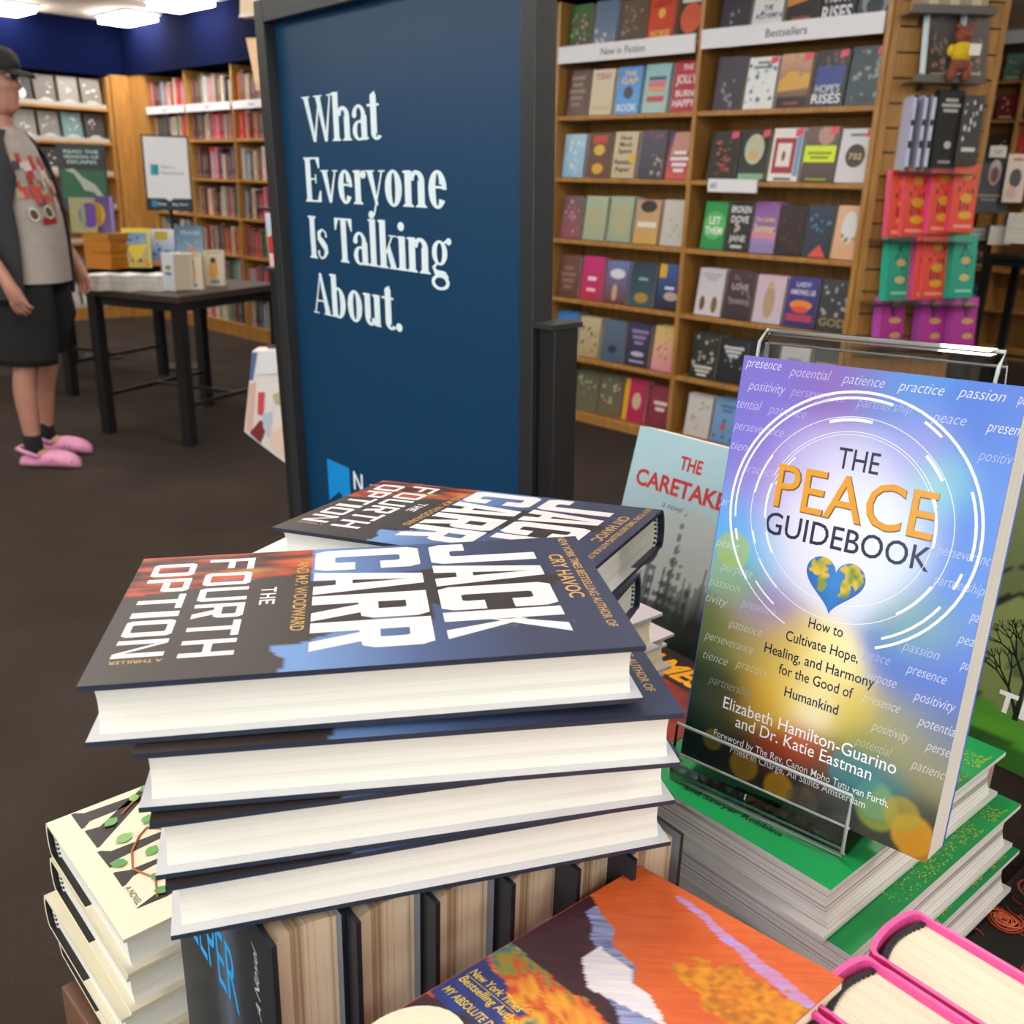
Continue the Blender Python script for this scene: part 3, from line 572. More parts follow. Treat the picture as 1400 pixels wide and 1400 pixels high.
for sh, row in RB.items():
    tr = MB(); tr.box((2.80, 9.415, SH_R[sh] + .001), (4.06, 9.55, SH_R[sh] + .018), hx('9a958f')); tr.box((2.80, 9.409, SH_R[sh] + .001), (4.06, 9.415, SH_R[sh] + .036), hx('b0aba5'))
    tag(tr.build('shelf_tray', M['jacket'], mw=REAR), 'white lipped book tray on the %s of the rear bookcase' % SHB_N[sh], 'shelf tray', 'white shelf trays')
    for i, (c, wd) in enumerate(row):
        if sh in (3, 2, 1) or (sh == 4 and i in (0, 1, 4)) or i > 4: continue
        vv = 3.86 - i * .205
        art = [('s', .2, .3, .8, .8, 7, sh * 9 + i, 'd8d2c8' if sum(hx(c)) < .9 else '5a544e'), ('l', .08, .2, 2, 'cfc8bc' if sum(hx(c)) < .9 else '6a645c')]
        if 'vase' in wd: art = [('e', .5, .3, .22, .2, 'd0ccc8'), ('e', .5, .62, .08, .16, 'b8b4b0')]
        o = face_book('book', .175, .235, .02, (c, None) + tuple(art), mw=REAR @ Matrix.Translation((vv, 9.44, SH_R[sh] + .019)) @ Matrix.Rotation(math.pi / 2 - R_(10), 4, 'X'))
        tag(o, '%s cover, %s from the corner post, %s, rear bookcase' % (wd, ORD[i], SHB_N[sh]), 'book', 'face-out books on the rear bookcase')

# ------------------------------------------------------------------ angled slatwall end of the face-out bookcase
E0 = W(-2.030, 4.270)
SLAT = frame(E0 + Vector((.034, .002, 0)), (1, 0.01, 0), (-0.01, 1, 0), (0, 0, 1))
r = empty('slatwall_panel', SLAT)
q = MB(); q.box((.0, .02, 0), (.43, .05, 2.32)); q.build('backing', M['darkwood'], r)
q = MB()
for k in range(23): q.box((.0, 0, .03 + k * .1), (.43, .02, .122 + k * .1))
q.build('slats', M['oak'], r)
q = MB(); q.box((-.03, -.012, 0), (.0, .06, 2.32)); q.build('edge_post', M['oak'], r)
q = MB(); q.box((.43, -.004, 0), (.455, .06, 2.32)); q.build('edge_post', M['oak'], r)
tag(r, 'oak slatwall panel closing the end of the face-out bookcase', 'slatwall panel')
q = MB(); q.box((-2.15, 4.57, 0), (-2.04, 5.1, CEIL)); struct(q.build('wall_end', M['wallw'], mw=ROOM))
M['acr'] = pmat('smoke_grey_plastic', hx('55504a'), 0.3, noise=.05)
def end_shelf(px0, px1, py, y, label, m='clear'):
    a, b = at(px0, py, y=y), at(px1, py, y=y); q = MB()
    wv = b.x - a.x; z = a.z
    rr = empty('display_shelf', frame((a.x, y, z), (1, 0, 0), (0, 1, 0), (0, 0, 1)))
    q.box((0, -.01, -.006), (wv, 4.46 - y, 0)); q.build('tray', M[m], rr)
    q = MB(); q.box((0, -.014, -.006), (wv, -.01, .025)); q.build('front_lip', M[m], rr)
    for f in (.25, .75):
        q = MB(); q.box((wv * f - .006, .07, -.03), (wv * f + .006, 4.462 - y, -.008)); q.build('bracket', M['black'], rr)
    return tag(rr, label, 'display shelf', 'display shelves on the slatwall end')
def end_book(px, py, y, w, h, t, spec, yaw, label, spine=None, group=None, tilt=6):
    p = at(px, py, y=y)
    o = face_book('book', w, h, t, spec, spine=spine, mw=Matrix.Translation(p) @ Matrix.Rotation(R_(yaw), 4, 'Z') @ Matrix.Rotation(R_(90 - tilt), 4, 'X'))
    return tag(o, label, 'book', group)
YE = 4.34
end_shelf(1200, 1328, 328, YE, 'shelf under the two orange-red books on the slatwall end')
end_shelf(1188, 1338, 414, YE, 'shelf under the teal and orange-red books on the slatwall end')
end_shelf(1176, 1338, 478, YE, 'lowest shelf, under the three magenta books on the slatwall end')
end_shelf(1228, 1332, 235, YE, 'shelf under the black-and-white spined books on the slatwall end')
end_shelf(1246, 1346, 110, YE, 'shelf under the grey books with glossy white spines', 'acr')
end_shelf(1246, 1362, 15, YE, 'topmost shelf on the slatwall end, under pale books', 'acr')
redsp = ('e8503a', 'e2452c', ('s', .25, .3, .85, .9, 16, 50, '8a3020'), ('e', .6, .5, .26, .07, 'd8a024'), ('e', .6, .25, .28, .06, 'e0a828'), ('e', .55, .82, .2, .06, 'd89a28'), ('r', .15, .06, .9, .11, 'f09890'))
teal = ('1fa286', '1a9a80', ('s', .3, .3, .8, .85, 14, 51, '0c6a58'), ('e', .55, .6, .2, .06, 'c8b070'), ('e', .55, .33, .22, .06, 'd0b878'), ('r', .2, .1, .9, .14, '8fd8c0'))
mag = ('b8329a', 'ac2a90', ('p', ((.2, 1), (.5, 1), (.6, .6), (.45, .6)), '6a1a5c'), ('s', .4, .2, .9, .8, 10, 52, '8a2272'), ('e', .6, .52, .26, .06, 'c8a060'), ('e', .65, .22, .24, .06, 'c8a060'), ('e', .6, .84, .22, .05, 'b88858'))
YB = 18
for px, py, sp, spn, lab in ((1212, 325, redsp, 'f05a80', 'orange-red book with a pink spine at the post end of the upper brightly coloured shelf'), (1231, 323, redsp, 'f0607c', 'orange-red book in the middle of the upper brightly coloured shelf'),
                             (1267, 320, redsp, 'e8508c', 'orange-red book, third on the upper brightly coloured shelf'), (1297, 317, redsp, 'e05068', 'orange-red book at the outer end of the upper brightly coloured shelf')):
    end_book(px, py, YE + .012, .128, .285, .032, sp, YB, lab, spine=spn, group='orange-red books on the slatwall end')
for px, py, sp, spn, lab in ((1210, 411, teal, '22b898', 'teal book beside the post on the middle coloured shelf'), (1247, 410, redsp, 'e0508c', 'orange-red book between two teal books on the middle coloured shelf'), (1258, 409, redsp, 'e86a80', 'front orange-red book overlapping its twin between the teal books'), (1298, 408, teal, '1fae92', 'teal book at the outer end of the middle coloured shelf')):
    end_book(px, py, YE + .012, .125, .275, .045, sp, YB, lab, spine=spn, group='teal and orange-red books on the slatwall end')
for px, py, lab in ((1201, 474, 'magenta book beside the post on the lowest coloured shelf'), (1256, 475, 'magenta book in the middle of the lowest coloured shelf'), (1300, 475, 'magenta book at the outer end of the lowest coloured shelf')):
    end_book(px, py, YE + .012, .128, .225, .055, mag, YB, lab, spine='c052b8', group='magenta books on the slatwall end')
gry = ('5a5450', '4a403c', ('s', .2, .2, .8, .9, 14, 53, '8a7a70'), ('s', .2, .05, .8, .4, 8, 54, 'a87a60'), ('r', .2, .03, .8, .09, 'a8a098'))
end_book(1264, 108, YE + .012, .13, .30, .035, gry, YB, 'grey-brown book with a glossy white spine beside the post', spine='d8ecf4')
end_book(1314, 107, YE + .012, .12, .29, .035, gry, YB, 'grey-brown book with a white spine behind the small plush bear', spine='d8ecf4')
bw = ('20201f', '1a1a1a', ('l', .72, .92, 3, 'c0bcb4'), ('e', .55, .3, .14, .05, 'c8c8c8'), ('l', .06, .12, 1, '9a9a9a'))
bsp = 'c4ccea'
for px, lab, g in ((1236, 'pale striped spine nearest the post on the black-and-white shelf', bsp), (1251, 'pale striped spine, second on the black-and-white shelf', bsp), (1262, 'pale striped spine beside the black front cover', 'cdd2ec')):
    end_book(px, 233, YE + .02, .02, .30, .14, ('1c1c1e', None, ('r', .0, .05, .7, .3, g), ('r', .0, .4, .7, .6, g), ('r', .0, .68, .7, .97, g)), 2, lab, spine=g, group='pale striped spines on the slatwall end', tilt=2)
end_book(1272, 229, YE + .02, .115, .31, .04, bw, 8, 'black book with grey title lettering facing out on the slatwall end', tilt=3)
end_book(1305, 226, YE + .02, .085, .28, .03, ('2a2826', '1c1a18', ('s', .1, .35, .9, .9, 14, 55, 'c8c2b8'), ('r', .2, .2, .85, .26, 'c8c4bc')), -8, 'narrow black and white photo cover beside the black book', tilt=3)
for px, lab in ((1259, 'pale book block on the topmost slatwall shelf, beside the post'), (1288, 'pale book block in the middle of the topmost slatwall shelf'), (1318, 'pale book block at the outer end of the topmost slatwall shelf')):
    end_book(px, 14, YE + .03, .10, .2, .1, ('b8a890', 'a8977c', ('l', .1, .5, 2, 'd8c8a8')), 5, lab, group='pale books on the topmost slatwall shelf', tilt=1)
# small plush bear in a yellow shirt hanging on the shelf of grey books
p = at(1309, 108, y=YE - .03); rb = empty('plush_bear', Matrix.Translation(p))
def ell(c, rx, ry, rz, n=12, m=8):
    secs = []
    for i in range(m + 1):
        a = -math.pi / 2 + math.pi * i / m; k = max(.02, math.cos(a))
        secs.append([(c[0] + rx * k * math.cos(2 * math.pi * j / n), c[1] + ry * k * math.sin(2 * math.pi * j / n), c[2] + rz * math.sin(a)) for j in range(n)])
    return secs
M['plush'] = pmat('brown_plush', hx('8a4a36'), .95, noise=.2, scale=90, bump=.5)
for nm_, parts in (('head', [((0, 0, .165), .034, .03, .034)]), ('ear', [((-.026, 0, .197), .012, .008, .013)]), ('ear', [((.026, 0, .197), .012, .008, .013)]), ('muzzle', [((0, -.028, .158), .014, .012, .01)]), ('foot', [((-.03, -.005, .02), .02, .022, .032)]), ('foot', [((.03, -.005, .02), .02, .022, .032)]), ('belly', [((0, 0, .055), .042, .034, .03)])):
    q = MB()
    for pp_ in parts: q.loft(ell(*pp_))
    q.build(nm_, M['plush'], rb)
M['yel'] = pmat('yellow_cloth', hx('e0bc20'), .9, noise=.1, scale=60)
for nm_, pp_ in (('shirt', ((0, 0, .1), .046, .037, .042)), ('sleeve', ((-.045, -.005, .105), .018, .016, .024)), ('sleeve', ((.045, -.005, .105), .018, .016, .024))):
    q = MB(); q.loft(ell(*pp_)); q.build(nm_, M['yel'], rb)
q = MB(); q.box((.012, -.043, .085), (.058, -.04, .128), hx('efeae0')); q.build('price_tag', M['jacket'], rb)
tag(rb, 'small brown plush bear in a yellow shirt in front of the grey books', 'plush toy')
# ------------------------------------------------------------------ farther bookcase and tall table beyond the slatwall
SH_F = (.1, .42, .76, 1.05, 1.36, 1.67, 1.975, 2.28)
bookcase('bookcase', -3.6, -1.9, (-3.49, -3.075, -2.5, -1.92), SH_F, 2.42, .1, 'distant oak bookcase beyond the slatwall end', vf=9.0)
strip_sign(-3.45, -3.10, 2.62, .13, '', 'white sign board above the distant oak bookcase', vf=8.98)
struct_q = MB(); struct_q.box((-3.7, 9.32, 0), (2.0, 9.45, CEIL)); struct(struct_q.build('wall_rear_right', M['darkwood'], mw=ROOM))
FC = [(7, [('a8424a', 'red edged'), ('6a8a78', 'sage with a brown figure'), ('a85a4a', 'brick')]), (6, [('2a3036', 'charcoal with pale shape'), ('8a2a2a', 'dark red'), ('3a3634', 'black')]), (5, [('2a2c2e', 'near-black'), ('4a3a34', 'brown'), ('b83a30', 'red framed')]), (4, [('3a4a4c', 'slate'), ('8a7a6a', 'tan'), ('c8a0a0', 'pink')]), (3, [('7a8a9c', 'grey-blue'), ('c08a3a', 'amber'), ('4a4a4a', 'grey')]), (2, [('a85a3a', 'rust'), ('6a4a3a', 'brown')]), (1, [('c04a38', 'red and white'), ('3a6a78', 'teal')])]
for sh, row in FC:
    for i, (c, wd) in enumerate(row):
        if (sh in (1, 4)) and i != 1 or (sh == 3 and i != 1) or (sh == 7 and i == 2): continue
        o = face_book('book', .15, .21, .03, (c, None, ('s', .2, .3, .8, .85, 6, sh + i * 5, 'd0c4b4'), ('l', .08, .18, 1, 'd8d0c4')), mw=ROOM @ Matrix.Translation((-3.46 + i * .19 + (.03 if i == 2 else 0), 9.06, SH_F[sh] + .002)) @ Matrix.Rotation(math.pi / 2 - R_(8), 4, 'X'))
        tag(o, '%s book, %s along the %s shelf up of the distant bookcase' % (wd, ORD[i], ORD[sh]), 'book', 'books on the distant bookcase')
def table(mw, lx, ly, h, label, inset=.0, leg=.055, st=True, top='darkwood'):
    r = empty('display_table', mw)
    q = MB(); q.box((0, 0, h - .035), (lx, ly, h)); q.build('table_top', M[top], r, bevel=.004)
    q = MB()
    for a, b in (((.03, .03, h - .08), (lx - .03, .05, h - .035)), ((.03, ly - .05, h - .08), (lx - .03, ly - .03, h - .035)), ((.03, .05, h - .08), (.05, ly - .05, h - .035)), ((lx - .05, .05, h - .08), (lx - .03, ly - .05, h - .035))): q.box(a, b)
    q.build('apron', M['black'], r)
    for x in (.005, lx - .005 - leg):
        for y in (.005, ly - .005 - leg):
            q = MB(); q.box((x, y, 0), (x + leg, y + leg, h - .035)); q.build('leg', M['black'], r)
    if st:
        q = MB(); q.box((.02, .05, .2), (.04, ly - .05, .22)); q.box((lx - .04, .05, .2), (lx - .02, ly - .05, .22)); q.box((.04, ly / 2 - .01, .2), (lx - .04, ly / 2 + .01, .22)); q.build('stretcher', M['black'], r)
    return tag(r, label, 'table')
TX, TY = Vector((.924, -.382, 0)), Vector((.382, .924, 0))
TA0 = Vector((-2.262, 5.015, 0)); table(frame(TA0, TX, TY, (0, 0, 1)), .62, .86, .775, 'dark display table with black metal legs near the man in pink clogs')
TB0 = Vector((-2.49, 6.68, 0)) - TX * .9 - TY * .86; table(frame(TB0, TX, TY, (0, 0, 1)), .92, .88, .775, 'dark display table behind the nearer one, mostly hidden')
tp = at(1347, 345, v=7.5); table(frame(W(-2.62, 7.5), U, V, (0, 0, 1)), .9, .7, .965, 'tall dark table with stacked books past the slatwall end', top='black')
# books on the tall table
def on(px, py, v, w, h, t, spec, label, cat='book', group=None, yaw=-20, spine=None, tilt=8):
    p = at(px, py, v=v)
    o = face_book('book', w, h, t, spec, spine=spine, mw=Matrix.Translation(p) @ Matrix.Rotation(R_(yaw), 4, 'Z') @ Matrix.Rotation(R_(90 - tilt), 4, 'X'))
    return tag(o, label, cat, group)
on(1322, 290, 7.62, .26, .42, .03, ('23211f', '1c1b1a', ('e', .55, .68, .16, .22, 'c8bcb0'), ('e', .55, .64, .1, .13, '8a2a24'), ('l', .2, .34, 2, '8a8680')), 'large black cover with a red emblem in a pale oval on the tall table')
on(1369, 276, 7.60, .13, .33, .03, ('d8c4b8', 'd0c0b4', ('e', .5, .5, .3, .2, '231d1c'), ('e', .4, .2, .25, .14, 'c8a090'), ('l', .86, .95, 1, 'b84a44')), 'narrow white cover with a dark silhouette on the tall table')
on(1352, 215, 7.62, .11, .08, .01, ('d8cfc2', None, ('l', .3, .7, 2, 'a89c8c')), 'small cream price card above the black cover')
def pile(px, py, v, w, d, cols, t, name, labels, yaw=-20, group=None, z=None, pg='d2ccc0'):
    p = at(px, py, v=v) if z is None else at(px, py, z=z)
    for i, c in enumerate(cols):
        q = MB(); q.box((0, 0, 0), (w, d, .003), hx(c)); q.box((0, 0, t - .003), (w, d, t), hx(c)); q.box((.002, .002, .003), (w - .002, d - .002, t - .003), hx(pg)); q.box((0, 0, .003), (.003, d, t - .003), hx(c))
        o = q.build(name, M['jacket'], mw=Matrix.Translation(p + Vector((0, 0, i * (t + .0005)))) @ Matrix.Rotation(R_(yaw + (i * 37 % 5) - 2), 4, 'Z'))
        tag(o, labels[i] if isinstance(labels, list) else '%s, %s from the table' % (labels, ORD[i]), 'book', group)
pile(1350, 334, 7.54, .15, .2, ['d8d2ca', 'cfc9c0', 'd4cec6', 'dcd6cc'], .032, 'book', 'white book in the short pile on the tall table')
pile(1372, 332, 7.55, .15, .2, ['d8d2ca', 'd0cac2', 'd4cec6', 'dcd6cc', 'cfc8c0', 'd8d0c8'], .034, 'book', 'white book in the taller pile beside the short one')
pile(1322, 328, 7.66, .14, .2, ['3a3632', '2c2a28', '44403a'], .03, 'book', 'dark book piled under the large black cover')
on(1393, 318, 7.60, .16, .16, .03, ('c8a21c', None, ('l', .3, .7, 2, '6a5210')), 'yellow book at the near edge of the tall table')
# ------------------------------------------------------------------ stock on the two dark tables
z0 = .7755
for k, (px, w, nm) in enumerate(((112, .12, 'white booklet, pile nearest the man on the near table'), (146, .15, 'white booklet, middle pile on the near table'), (187, .14, 'white booklet, pile touching the white box on the near table'))):
    pile(px, 396, 0, w, .17, ['dedbd8', 'd6d3d2', 'e0dddb'], .025, 'paperback', nm, yaw=-22, z=z0)
def at_table(px, py, w, h, t, spec, label, yaw=14, spine=None, tilt=6, group=None, cat='book', z=z0):
    p = at(px, py, z=z); o = face_book('book', w, h, t, spec, spine=spine, mw=Matrix.Translation(p + Vector((0, 0, .001))) @ Matrix.Rotation(R_(yaw), 4, 'Z') @ Matrix.Rotation(R_(90 - tilt), 4, 'X'))
    return tag(o, label, cat, group)
tan = ('cdbda4', 'c8b79c', ('e', .45, .45, .22, .3, 'c8962c'), ('e', .45, .72, .15, .08, '2a221c'), ('e', .5, .12, .25, .07, '6a7898'), ('r', .1, .9, .9, .95, 'a89a84'))
at_table(224, 397, .09, .19, .12, ('e2e2e4', 'dcdce0', ('e', .5, .62, .25, .06, '8a9a4a'), ('e', .5, .46, .3, .05, '6a86b8')), 'white boxed book with a tiny green emblem at the near table corner', yaw=-30, tilt=1)
at_table(250, 396, .105, .19, .06, tan, 'beige book with a golden figure nearest the white box', spine='d8cdbc', yaw=10)
at_table(281, 391, .105, .19, .06, tan, 'beige book with a golden figure, farther along the near table', spine='d8cdbc', yaw=10)
at_table(170, 366, .17, .245, .02, ('4a8ac8', 'c8b038', ('r', 0, .88, 1, 1, 'd8c430'), ('r', 0, 0, .08, 1, 'd8c430'), ('r', .9, 0, 1, 1, 'd8c430'), ('s', .15, .5, .85, .85, 9, 60, '3a6aa0'), ('p', ((.1, .55), (.9, .6), (.5, .1)), 'e0c030'), ('s', .3, .05, .9, .3, 6, 61, '3a3a40'), ('e', .75, .12, .12, .08, 'd88a4a')), 'yellow-bordered picture book standing on the rear table')
at_table(206, 364, .16, .235, .02, ('d8dce0', '3a6aa8', ('r', .25, .7, .75, .94, 'b8a02c'), ('s', .15, .3, .85, .6, 9, 62, '2a5a9a'), ('r', .1, .02, .9, .16, 'd88a3a')), 'white and blue picture book with a mustard square on the rear table')
at_table(242, 351, .19, .22, .02, ('6aa2d0', 'a8c0d4', ('t', 'PRAISE', .55, .72, .12, .7, 'eef2f6'), ('s', .3, .2, .9, .6, 8, 63, 'd0d8e0'), ('e', .6, .2, .2, .08, 'd8a48a')), 'pale blue book with white capitals standing on the rear table')
pile(118, 366, 0, .2, .2, ['c88a34', 'b87a2c', 'c88a34', 'b87a2c', 'c88a34', 'bd802e'], .035, 'book', 'amber-edged book in the pile under the heart covers', yaw=-18, z=z0, pg='c07a2a')
zz = z0 + .214
def at_pile(px, py, w, h, t, spec, label, z, yaw):
    p = at(px, py, z=z0); o = face_book('book', w, h, t, spec, mw=Matrix.Translation((p.x, p.y, z)) @ Matrix.Rotation(R_(yaw), 4, 'Z') @ Matrix.Rotation(R_(84), 4, 'X'))
    return tag(o, label, 'book')
hy = ('8a8a5a', '9a9060', ('e', .75, .5, .42, .36, '5a2a8a'), ('e', .5, .5, .1, .4, '7a8a60'))
hz = ('4a3070', '5a4a80', ('e', .3, .5, .34, .34, 'c8a022'), ('r', .86, .02, .97, .98, '8a7ab0'))
at_pile(104, 366, .15, .21, .03, hy, 'olive cover showing the violet half of a heart on the amber pile', z=zz, yaw=16)
at_pile(129, 365, .15, .22, .03, hz, 'violet cover showing the yellow half of a heart on the amber pile', z=zz, yaw=16)
# ------------------------------------------------------------------ two small poster stands
def stand(px, py, y, w, h, art, label):
    c = at(px, py, y=y); face = math.atan2(-c.x, c.y)
    r = empty('poster_stand', Matrix.Translation((c.x, c.y, 0)) @ Matrix.Rotation(R_(18), 4, 'Z'))
    q = MB(); q.tube([(0, .02, 0), (0, .02, c.z - h / 2)], .012, 10); q.build('pole', M['black'], r)
    q = MB(); q.box((-.14, -.12, 0), (.14, .16, .015)); q.build('base', M['black'], r)
    q = MB(); q.box((-w / 2 - .012, .0, c.z - h / 2 - .012), (w / 2 + .012, .025, c.z + h / 2 + .012)); q.build('sign_frame', M['black'], r)
    q = MB(); q.box((-w / 2, -.004, c.z - h / 2), (w / 2, -.0005, c.z + h / 2), hx(art[0]))
    zb = c.z - h / 2; yy = -.0046
    for k, it in enumerate(art[1:]):
        y2 = yy - .0004 * k; cc = hx(it[-1])
        if it[0] == 'r': q.poly([(w * (it[1] - .5), y2, zb + h * it[2]), (w * (it[3] - .5), y2, zb + h * it[2]), (w * (it[3] - .5), y2, zb + h * it[4]), (w * (it[1] - .5), y2, zb + h * it[4])], cc)
        elif it[0] == 'p': q.poly([(w * (a - .5), y2, zb + h * b) for a, b in it[1]], cc)
        elif it[0] == 't': q.text(it[1], (w * (it[2] - .5), y2, zb + h * it[3]), (1, 0, 0), (0, 0, 1), h * it[4], w=w * it[5], col=cc, bold=.015)
    q.build('poster', M['jacket'], r)
    return tag(r, label, 'poster stand')
stand(229, 237, 6.95, .285, .47, ('ececf0', ('r', .12, .47, .30, .62, '2aa0b0'), ('p', ((.2, .55), (.3, .62), (.3, .47)), '1f8496'), ('t', 'Next in', .36, .57, .035, .3, '8a8a90'), ('t', 'Paperback', .36, .49, .035, .52, '8a8a90'), ('r', 0, 0, 1, .15, '16343c'), ('p', ((.4, .15), (.6, .15), (.5, .11)), 'ececf0'), ('r', .08, .03, .2, .12, '2a8ac0'), ('t', 'Now', .22, .05, .04, .2, 'd0e0e8'), ('t', 'Buy Now', .56, .05, .035, .36, 'd0e0e8')), 'white poster with a teal emblem on a slim black stand')
stand(114, 243, 7.3, .30, .44, ('1c5a38', ('r', 0, .62, 1, 1, '1a2624'), ('t', 'READ THE', .12, .88, .05, .78, 'b8d4d0'), ('t', 'SEASON OF', .12, .80, .05, .78, 'b8d4d0'), ('t', 'ESCAPES', .18, .72, .05, .66, 'b8d4d0'), ('p', ((.1, .62), (.3, .64), (.5, .5), (.75, .4), (.92, .22), (.85, .16), (.7, .28), (.5, .3), (.42, .42), (.3, .56)), 'a8b0a0'), ('r', 0, 0, 1, .16, '123038'), ('r', .1, .05, .24, .14, '2a8ac0'), ('t', 'Now', .26, .07, .045, .22, 'd0e0e8'), ('t', 'Buy Now', .55, .07, .04, .36, 'd0e0e8')), 'dark green poster with pale lettering on a slim black stand')
# ------------------------------------------------------------------ the man in profile (faces +X), local origin on the floor under him
PX, PY = -2.27, 4.50
man = empty('person', Matrix.Translation((PX, PY, 0)))
tag(man, 'man in a cap, dark open shirt, black shorts and pink clogs, standing in profile', 'person')
def skin_mesh(name, nodes, edges, mat, parent, root=0, sub=2):
    me = bpy.data.meshes.new(name); me.from_pydata([n[:3] for n in nodes], edges, []); me.materials.append(mat)
    o = bpy.data.objects.new(name, me); COL.objects.link(o); o.parent = parent
    sk = o.modifiers.new('skin', 'SKIN'); sk.use_smooth_shade = True
    for i, n in enumerate(nodes):
        d = me.skin_vertices[0].data[i]; r = n[3]; d.radius = r if isinstance(r, tuple) else (r, r); d.use_root = (i == root)
    s = o.modifiers.new('sub', 'SUBSURF'); s.levels = sub; s.render_levels = sub
    return o
nd = []; ed = []
def nn(x, y, z, r, link=None):
    nd.append((x, y, z, r)); i = len(nd) - 1
    if link is not None: ed.append((link, i))
    return i
pel = nn(-.03, 0, .93, (.13, .15)); bel = nn(-.02, 0, 1.10, (.13, .14), pel); che = nn(-.035, 0, 1.32, (.115, .15), bel); shl = nn(-.04, 0, 1.46, (.09, .12), che); nek = nn(-.05, 0, 1.53, .062, shl); nk2 = nn(-.045, 0, 1.60, .06, nek)
def arm(s, el, wr, ha):
    a = nn(-.06, s * .19, 1.43, .06, shl); b = nn(*el[:2], el[2], .045, a); m = nn(*[(el[k] + wr[k]) / 2 for k in range(3)], .042, b); c = nn(*wr, .029, m)
    p = nn(*ha, (.026, .04), c)
    dx, dz = ha[0] - wr[0], ha[2] - wr[2]; L_ = math.hypot(dx, dz); dx /= L_; dz /= L_
    for k in range(4):
        off = (-.027 + .018 * k); ln = (.03, .036, .034, .026)[k]
        f0 = nn(ha[0] + dx * .035 - dz * off, ha[1] - s * .005, ha[2] + dz * .035 + dx * off, .0105, p)
        f1 = nn(ha[0] + dx * (.035 + ln) - dz * off * 1.1, ha[1] - s * .018, ha[2] + dz * (.035 + ln) + dx * off * 1.1, .0098, f0)
        nn(ha[0] + dx * (.03 + ln * 1.75) - dz * off * 1.1, ha[1] - s * .045, ha[2] + dz * (.03 + ln * 1.75) + dx * off * 1.1, .0085, f1)
    t0 = nn(ha[0] + .028, ha[1] - s * .012, ha[2] - .0, .0115, p); nn(ha[0] + .045, ha[1] - s * .022, ha[2] - .042, .0095, t0)
arm(-1, (-.15, -.27, 1.14), (.035, -.30, .91), (.065, -.30, .83)); arm(1, (-.10, .27, 1.17), (.085, .28, .95), (.115, .27, .87))
def leg(s, fx, toe):
    h = nn(-.03, s * .10, .84, .085, pel); k = nn(-.02, s * .115, .50, .058, h); cf = nn(-.04 + fx * .5, s * .12, .36, .057, k); an = nn(fx - .03, s * .12, .11, .036, cf); hl = nn(fx - .03, s * .12, .06, .038, an)
    nn(fx + .12, s * .125, .045, (.03, .038), hl)
leg(-1, -.005, 0); leg(1, -.06, 0)
skin_mesh('body', nd, ed, M['skin'], man)
# head lofted in horizontal rings: profile with brow, nose, lips and chin towards +X
HR = []
for z, xf, xb, wy in ((1.56, .045, -.075, .05), (1.585, .075, -.085, .055), (1.60, .100, -.09, .058), (1.615, .106, -.095, .062), (1.632, .100, -.10, .065), (1.642, .108, -.102, .066), (1.652, .104, -.104, .067), (1.662, .110, -.106, .068), (1.675, .106, -.108, .069), (1.684, .120, -.11, .07), (1.70, .128, -.11, .071), (1.72, .112, -.112, .072), (1.74, .096, -.112, .073), (1.755, .104, -.112, .074), (1.78, .10, -.112, .074), (1.81, .085, -.105, .07), (1.835, .055, -.08, .055), (1.848, .01, -.03, .02)):
    ring = []
    for j in range(20):
        a = 2 * math.pi * j / 20; ca, sa = math.cos(a), math.sin(a)
        ex = xf if ca > 0 else -xb
        w_ = wy * (1 - .35 * max(0, ca) ** 3); x = ex * (abs(ca) ** (.75 if ca > 0 else .9)) * (1 if ca > 0 else -1)
        if ca > .96 and z < 1.74: x = xf
        elif 0 < ca <= .96: x = min(x, (xf - .018) * ca ** .55)
        ring.append((x - .01, w_ * sa, z))
    HR.append(ring)
q = MB(); q.loft(HR)
for s in (-1, 1):   # ears and eyes
    q.loft([[(-.015 + .017 * k * math.cos(t * math.pi / 4), s * (.066 + off), 1.70 + .031 * k * math.sin(t * math.pi / 4)) for t in range(8)] for off, k in ((0, .8), (.012, 1), (.016, .8))])
q.build('head', M['skin'], man)
for s in (-1, 1):
    q = MB(); q.loft(ell((.078, s * .03, 1.738), .012, .012, .009, 8, 6)); q.build('eye', M['white'], man)
M['hair'] = pmat('dark_brown_hair', hx('2a1f19'), .8, noise=.3, scale=120, bump=.4)
q = MB(); q.loft([[(-.035 + (.095 * math.cos(t * math.pi / 8) if math.cos(t * math.pi / 8) < 0.1 else .02), (.079) * math.sin(t * math.pi / 8), z) for t in range(16)] for z in (1.64, 1.68, 1.76)]); q.build('hair', M['hair'], man)
M['capc'] = pmat('charcoal_cap', hx('2b2927'), .85, noise=.15, scale=150)
q = MB(); secs = []
for z, k in ((1.755, 1.0), (1.79, 1.02), (1.82, .95), (1.845, .75), (1.858, .4), (1.862, .05)): secs.append([(-.012 + .122 * k * math.cos(t * math.pi / 10), .088 * k * math.sin(t * math.pi / 10), z) for t in range(20)])
q.loft(secs)
bl = []
for i in range(6):
    a = i / 5; x = .085 + .085 * a; hw = .078 * math.sqrt(max(.02, 1 - (a * .93) ** 2)); z = 1.762 - .012 * a - .008 * a * a
    bl.append([(x, -hw, z - .018 * 1), (x, -hw * .5, z), (x, 0, z + .004), (x, hw * .5, z), (x, hw, z - .018), (x, hw * .5, z - .006), (x, 0, z - .003), (x, -hw * .5, z - .006)])
q.loft(bl); q.build('cap', M['capc'], man)
q = MB()
